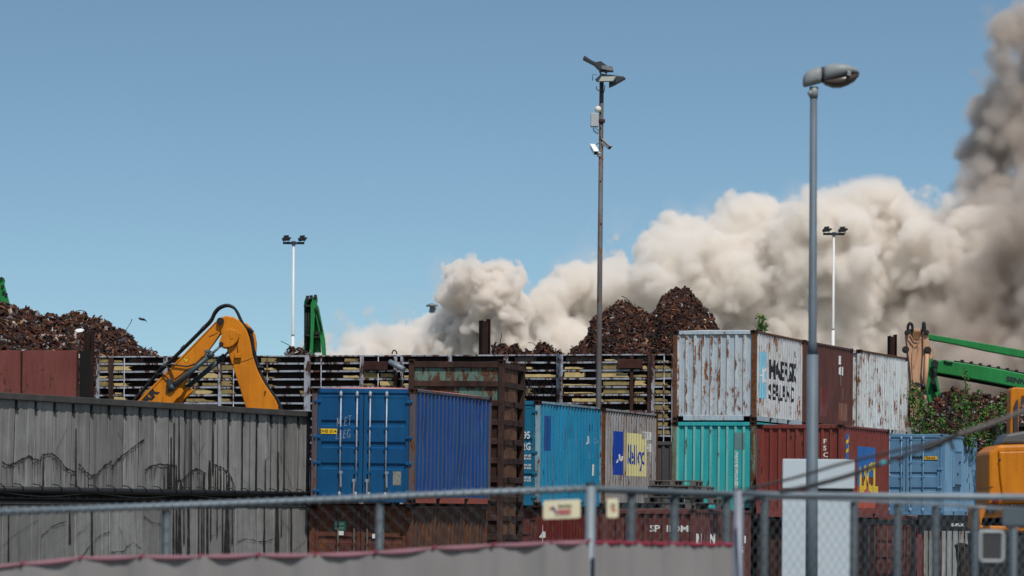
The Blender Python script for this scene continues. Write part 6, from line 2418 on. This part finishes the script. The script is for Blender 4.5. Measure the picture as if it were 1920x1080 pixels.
def cables():
    g = plain('weathered_rope', (0.13, 0.115, 0.105), 0.9, 0, 0.35, 30)
    dk = plain('dark_rope', (0.018, 0.015, 0.014), 0.8)

    def rope(label, pts, r, extra=None):
        t = thing('sagging_rope', label, 'rope', P(*pts[0][:2], pts[0][2]), (0, 0, 0), 'ropes strung across the fence')
        o = Vector(t.location)
        b = MB()
        xs = smooth_line([(p[0], p[1]) for p in pts], 5)
        ds = np.interp([x for x, y in xs], *zip(*sorted((p[0], p[2]) for p in pts)))
        rs = np.interp([x for x, y in xs], *zip(*sorted((p[0], p[3] if len(p) > 3 else r) for p in pts)))
        b.tube([P(x, y, d) - o for (x, y), d in zip(xs, ds)], [float(v) for v in rs], 8)
        b.build('strand', g, t)
        return t, o

    t, o = rope('thick rope with a dark knot sagging from the yellow machine to the board', [(1990, 742, 21), (1920, 770, 21), (1860, 794, 21), (1797, 815, 21), (1745, 836, 21, .010), (1655, 868, 21.5, .013), (1590, 892, 22, .015), (1520, 911, 22.5, .016), (1465, 922, 23, .016)], 0.0145)
    b = MB()
    b.tube([P(x, y, 20.95) - o for x, y in ((1797, 813), (1782, 822), (1762, 832), (1744, 841), (1733, 846))], [0.014, 0.017, 0.015, 0.016, 0.010], 8)
    b.tube([P(x, y, 20.95) - o for x, y in ((1781, 822), (1784, 832), (1788, 845))], [0.009, 0.010, 0.009], 8)
    b.build('knot', dk, t)
    b = MB()
    b.tube([P(x, y, 21.45) - o for x, y in ((1650, 870), (1656, 867.5), (1661, 866))], 0.013, 8)
    b.build('tape', plain('turquoise_tape', (0.05, 0.36, 0.42), 0.5), t)
    b = MB()
    b.tube([P(x, y, 21.3) - o for x, y in ((1683, 865), (1688, 861), (1693, 858))], 0.013, 8)
    b.build('tape', plain('maroon_tape', (0.05, 0.018, 0.018), 0.6), t)
    rope('thin pale rope rising from the railing post to the knot of the thicker one', [(1400, 917, 23.8), (1440, 908, 23.5), (1500, 893, 23), (1580, 869, 22.4), (1680, 845, 21.7), (1750, 829, 21.2), (1790, 817, 21)], 0.0095)


cables()
# ------------------------------------------------------------------ smoke: numpy density grids turned into real volumes
def bspline_matrix(n, m, off):
    """n samples of m lattice cells with smooth cubic B-spline weights: (n, m+4)."""
    t = np.linspace(0, m, n, endpoint=False) + off
    i = np.floor(t).astype(int)
    f = t - i
    M = np.zeros((n, m + 5), np.float32)
    w = [(1 - f) ** 3 / 6, (3 * f ** 3 - 6 * f ** 2 + 4) / 6, (-3 * f ** 3 + 3 * f ** 2 + 3 * f + 1) / 6, f ** 3 / 6]
    for k in range(4):
        np.add.at(M, (np.arange(n), i + k), w[k])
    return M


def noise_grid(shape, size, cell, rng):
    out = rng.standard_normal([int(math.ceil(s / cell)) + 5 for s in size]).astype(np.float32)
    for ax in range(3):
        m = int(math.ceil(size[ax] / cell))
        Mx = bspline_matrix(shape[ax], m, rng.random() * 0.999)
        t = np.linspace(0, size[ax] / cell, shape[ax], endpoint=False)
        i = np.floor(t).astype(int)
        f = (t - i).astype(np.float32)
        M = np.zeros((shape[ax], m + 5), np.float32)
        for k, w in enumerate([(1 - f) ** 3 / 6, (3 * f ** 3 - 6 * f ** 2 + 4) / 6, (-3 * f ** 3 + 3 * f ** 2 + 3 * f + 1) / 6, f ** 3 / 6]):
            M[np.arange(shape[ax]), i + k] += w
        out = np.moveaxis(np.tensordot(M, out, axes=(1, ax)), 0, ax)
    return out * 2.6                      # roughly unit deviation


def puff_field(lo, hi, vox, puffs, rng, lumps, fill=None, wisp=0.03):
    size = [hi[k] - lo[k] for k in range(3)]
    shape = [int(round(s / vox)) for s in size]
    ax = [lo[k] + (np.arange(shape[k]) + 0.5) * vox for k in range(3)]
    sdf = np.full(shape, 4.0, np.float32)
    soft = np.full(shape, 0.6, np.float32)
    dens = np.ones(shape, np.float32)
    for (x, y, z, r, so, de) in puffs:
        m = r + 4.0
        sl = tuple(slice(max(0, int((c - m - lo[k]) / vox)), max(0, int((c + m - lo[k]) / vox) + 1)) for k, c in enumerate((x, y, z)))
        gx, gy, gz = ax[0][sl[0]], ax[1][sl[1]], ax[2][sl[2]]
        if not (len(gx) and len(gy) and len(gz)):
            continue
        d = np.sqrt(((gx - x) ** 2)[:, None, None] + ((gy - y) ** 2)[None, :, None] + ((gz - z) ** 2)[None, None, :]).astype(np.float32) - r
        cur = sdf[sl]
        win = d < cur
        k = 0.5
        h = np.clip(0.5 + 0.5 * (cur - d) / k, 0, 1)
        sdf[sl] = cur * (1 - h) + d * h - k * h * (1 - h)
        soft[sl] = np.where(win, so, soft[sl])
        dens[sl] = np.where(win, de, dens[sl])
    if fill is not None:                      # the solid body of the bank below its crest line
        zt = np.interp(ax[0], fill[0], fill[1]).astype(np.float32)
        body = np.maximum((ax[2][None, :] - zt[:, None] + 1.3)[:, None, :], (np.abs(ax[1] - SY + 1.0) - 3.2)[None, :, None]).astype(np.float32)
        soft = np.where(body < sdf, 0.4, soft)
        sdf = np.minimum(sdf, body)
        dens = dens * np.clip((ax[0] - ax[0][0]) / 4.5, 0.10, 1).astype(np.float32)[:, None, None]
    disp = np.zeros(shape, np.float32)
    for cell, amp in lumps:
        g = np.abs(noise_grid(shape, size, cell, rng))
        disp += amp * (g / g.mean() - 0.9)
    sdf -= disp
    wob = noise_grid(shape, size, 3.0, rng)
    d = np.clip(-sdf / (soft * (1.0 + 0.35 * np.clip(wob, -1, 1))), 0, 1)
    d = d * d * (3 - 2 * d) * dens
    veil = np.clip(noise_grid(shape, size, 1.7, rng) + 0.6 * noise_grid(shape, size, 0.7, rng) - 0.35, 0, 1.5)
    d += wisp * dens * veil * np.exp(-np.clip(sdf, 0, 9) / 0.9)
    d[d < 0.012] = 0.0
    e = np.ones(shape, np.float32)
    for k in range(3):
        w = np.clip(np.minimum(ax[k] - lo[k], hi[k] - ax[k]) / 1.0, 0, 1).astype(np.float32)
        e *= w.reshape([-1 if j == k else 1 for j in range(3)])
    return (d * e).astype(np.float32), shape


def volume_object(name, lo, hi, dens, shape, material):
    n = dens.size
    me = bpy.data.meshes.new(name)
    me.vertices.add(n)
    at = me.attributes.new('puff', 'FLOAT', 'POINT')
    at.data.foreach_set('value', dens.ravel())
    ob = bpy.data.objects.new(name, me)
    COL.objects.link(ob)
    me.materials.append(material)
    ng = bpy.data.node_groups.new(name + '_grid', 'GeometryNodeTree')
    ng.interface.new_socket('Geometry', in_out='INPUT', socket_type='NodeSocketGeometry')
    ng.interface.new_socket('Geometry', in_out='OUTPUT', socket_type='NodeSocketGeometry')
    N, L = ng.nodes, ng.links
    gi, go = N.new('NodeGroupInput'), N.new('NodeGroupOutput')
    vc = N.new('GeometryNodeVolumeCube')
    vc.inputs['Min'].default_value = lo
    vc.inputs['Max'].default_value = hi
    for k, a in enumerate('XYZ'):
        vc.inputs['Resolution ' + a].default_value = shape[k]
    pos = N.new('GeometryNodeInputPosition')
    sub = N.new('ShaderNodeVectorMath'); sub.operation = 'SUBTRACT'
    sub.inputs[1].default_value = lo
    L.new(pos.outputs[0], sub.inputs[0])
    mul = N.new('ShaderNodeVectorMath'); mul.operation = 'MULTIPLY'
    mul.inputs[1].default_value = [(shape[k] - 1) / (hi[k] - lo[k]) for k in range(3)]
    L.new(sub.outputs[0], mul.inputs[0])
    add = N.new('ShaderNodeVectorMath'); add.operation = 'ADD'
    add.inputs[1].default_value = (0.5, 0.5, 0.5)
    L.new(mul.outputs[0], add.inputs[0])
    flo = N.new('ShaderNodeVectorMath'); flo.operation = 'FLOOR'
    L.new(add.outputs[0], flo.inputs[0])
    dot = N.new('ShaderNodeVectorMath'); dot.operation = 'DOT_PRODUCT'
    dot.inputs[1].default_value = (shape[1] * shape[2], shape[2], 1)
    L.new(flo.outputs[0], dot.inputs[0])
    half = N.new('ShaderNodeMath'); half.operation = 'ADD'; half.inputs[1].default_value = 0.25
    L.new(dot.outputs['Value'], half.inputs[0])
    si = N.new('GeometryNodeSampleIndex')
    si.data_type = 'FLOAT'; si.domain = 'POINT'; si.clamp = True
    na = N.new('GeometryNodeInputNamedAttribute'); na.data_type = 'FLOAT'
    na.inputs['Name'].default_value = 'puff'
    L.new(gi.outputs[0], si.inputs['Geometry'])
    L.new(na.outputs['Attribute'], si.inputs['Value'])
    L.new(half.outputs[0], si.inputs['Index'])
    L.new(si.outputs['Value'], vc.inputs['Density'])
    sm = N.new('GeometryNodeSetMaterial')
    sm.inputs['Material'].default_value = material
    L.new(vc.outputs[0], sm.inputs[0])
    L.new(sm.outputs[0], go.inputs[0])
    md = ob.modifiers.new('grid', 'NODES')
    md.node_group = ng
    return ob


def smoke_material(name, col, density, aniso, absorb=None):
    m = bpy.data.materials.new(name)
    m.use_nodes = True
    nt = m.node_tree
    nt.nodes.remove(nt.nodes['Principled BSDF'])
    v = nt.nodes.new('ShaderNodeVolumePrincipled')
    v.inputs['Color'].default_value = (*col, 1)
    v.inputs['Density'].default_value = density
    v.inputs['Anisotropy'].default_value = aniso
    if absorb:
        v.inputs['Absorption Color'].default_value = (*absorb, 1)
    nt.links.new(v.outputs[0], nt.nodes['Material Output'].inputs['Volume'])
    return m


SY = 215.0                                 # the fire is far behind the yard
SK = F / SY
rng = np.random.default_rng(7)


def smoke_xyz(px, py):
    p = P(px, py, SY)
    return p.x, p.z


TOP = [(540, 668), (575, 652), (610, 636), (660, 612), (700, 606), (760, 610), (800, 616), (835, 606), (900, 585), (960, 582), (985, 570), (1005, 550),
       (1040, 524), (1080, 502), (1130, 472), (1160, 462), (1200, 442), (1250, 426), (1290, 440), (1330, 430), (1372, 410), (1392, 406),
       (1430, 420), (1480, 410), (1530, 382), (1570, 360), (1600, 352), (1650, 360), (1700, 376), (1740, 386), (1790, 402), (1850, 398), (1990, 398)]


def bank_puffs():
    rr = random.Random(11)
    out = []
    xs, ys = [a for a, b in TOP], [b for a, b in TOP]
    x = 575.0
    while x < 1975:
        k = min(1.0, (x - 570) / 420)
        far = max(0.0, min(1.0, (x - 1150) / 600))
        r = rr.uniform(22, 46) * (0.45 + 0.55 * k)
        ty = float(np.interp(x, xs, ys))
        wx, wz = smoke_xyz(x, ty + r * 0.95 + rr.uniform(-4, 6))
        so = 0.22 + 1.0 * far * rr.random() + 0.12 * rr.random()
        if x < 740:
            so = 1.0
        out.append((wx, SY + rr.uniform(-4.5, 1.5), wz, r / SK, so, 1.0))
        if rr.random() < 0.8:                # a bulge on the near face
            r2 = rr.uniform(28, 62) * (0.5 + 0.5 * k)
            yy = ty + r2 + rr.uniform(15, 150)
            wx, wz = smoke_xyz(x + rr.uniform(-12, 12), yy)
            out.append((wx, SY - rr.uniform(3.0, 5.5), wz, r2 / SK, 0.28 + 0.5 * far + 0.25 * rr.random(), 1.0))
        x += r * 0.62
    return out


def billow_puffs():
    out = []
    for (px, py, r, dy) in [(851, 526, 16, -1), (870, 517, 18, 0), (893, 520, 22, -2), (921, 521, 20, 0), (944, 522, 17, -1), (960, 513, 10, 0), (955, 545, 16, 0),
                            (857, 546, 18, -3), (884, 548, 26, -4), (915, 545, 26, -2), (946, 540, 19, -2), (868, 566, 22, -2), (846, 540, 9, -1),
                            (915, 570, 28, -4), (950, 564, 24, -3), (972, 590, 26, -2), (905, 596, 28, -2), (872, 596, 24, 1), (876, 590, 22, 1),
                            (864, 612, 22, 0), (940, 605, 30, -3), (848, 642, 18, -1), (880, 640, 40, -1), (812, 664, 30, 0), (940, 650, 44, -2), (850, 680, 50, 0)]:
        wx, wz = smoke_xyz(px, py)
        out.append((wx, SY - 4.5 + dy * 0.9, wz, r / SK, 0.16, 1.0))
    return out


def column_puffs():
    rr = random.Random(5)
    out = []
    edge = [(0, 1935), (30, 1915), (60, 1893), (95, 1868), (130, 1852), (165, 1858), (200, 1846), (225, 1822), (260, 1808), (300, 1796), (325, 1792), (350, 1812),
            (370, 1818), (430, 1812), (500, 1745), (560, 1700), (620, 1660), (700, 1620)]
    ys, xs = [a for a, b in edge], [b for a, b in edge]
    y = 10.0
    while y < 990:
        ex = float(np.interp(y, ys, xs))
        x = ex
        first = True
        while x < 2090:
            low = y > 370
            r = (rr.uniform(28, 46) if first else rr.uniform(40, 60)) * (1.25 if low else 1)
            wx, wz = smoke_xyz(x + r * 0.9 + rr.uniform(-5, 7), y + rr.uniform(-8, 8))
            f = min(1.0, (x - ex) / 150)
            out.append((wx, SY + 1 + rr.uniform(-4, 3) - (6 if low else 0), wz, r / SK, 0.7 + 0.9 * rr.random() + (0.9 if low else 0), (0.28 + 1.15 * f) * rr.uniform(0.7, 1.2) if low else rr.uniform(0.6, 1.0)))
            x += r * 0.95
            first = False
        y += rr.uniform(16, 28)
    for (px, py, r) in ((1800, 374, 26), (1835, 394, 34), (1872, 380, 36), (1852, 352, 26), (1905, 395, 42), (1784, 398, 26), (1815, 410, 34), (1760, 420, 30), (1940, 400, 44), (1822, 304, 27), (1818, 326, 24), (1850, 320, 34), (1846, 270, 32), (1862, 228, 30), (1880, 145, 30), (1880, 110, 24), (1900, 180, 40), (1905, 250, 48), (1925, 120, 44), (1910, 80, 26), (1880, 350, 34)):
        wx, wz = smoke_xyz(px, py)
        out.append((wx, SY - 2, wz, r / SK, 0.9, 0.6))
    return out


def build_smoke():
    x0, z1 = smoke_xyz(545, 325)
    x1, z0 = smoke_xyz(1990, 740)
    lo, hi = (x0, SY - 11.5, z0), (x1, SY + 5.0, z1)
    fill = ([smoke_xyz(a, b)[0] for a, b in TOP], [smoke_xyz(a, b)[1] for a, b in TOP])
    d, shape = puff_field(lo, hi, 0.125, bank_puffs(), rng, ((5.0, 0.45), (2.3, 0.36), (1.1, 0.31), (0.55, 0.23), (0.3, 0.13)), fill, 0.05)
    o = volume_object('smoke', lo, hi, d, shape, smoke_material('pale_smoke', (0.972, 0.941, 0.902), 2.6, 0.2))
    o['label'] = 'thick cream white smoke bank drifting behind the steel wall and scrap heaps'
    o['category'] = 'smoke'
    o['kind'] = 'stuff'
    x0, z1 = smoke_xyz(765, 480)
    x1, z0 = smoke_xyz(1010, 725)
    lo, hi = (x0, SY - 10.5, z0), (x1, SY - 0.5, z1)
    d, shape = puff_field(lo, hi, 0.075, billow_puffs(), rng, ((2.0, 0.20), (0.95, 0.23), (0.5, 0.19), (0.26, 0.12)))
    o = volume_object('smoke', lo, hi, d, shape, smoke_material('dense_smoke', (0.958, 0.918, 0.872), 5.0, 0.15))
    o['label'] = 'dense curling cauliflower puff of smoke above the H column'
    o['category'] = 'smoke'
    o['kind'] = 'stuff'
    x0, z1 = smoke_xyz(1540, -20)
    x1, z0 = smoke_xyz(2100, 1030)
    lo, hi = (x0, SY - 13.0, z0), (x1, SY + 8.0, z1)
    d, shape = puff_field(lo, hi, 0.17, column_puffs(), np.random.default_rng(21), ((4.5, 0.25), (2.2, 0.36), (1.0, 0.32), (0.5, 0.2)))
    o = volume_object('smoke', lo, hi, d, shape, smoke_material('brown_smoke', (0.78, 0.715, 0.655), 2.0, 0.2))
    o['label'] = 'tall column of dark brown grey smoke rising past the street lamp'
    o['category'] = 'smoke'
    o['kind'] = 'stuff'


build_smoke()
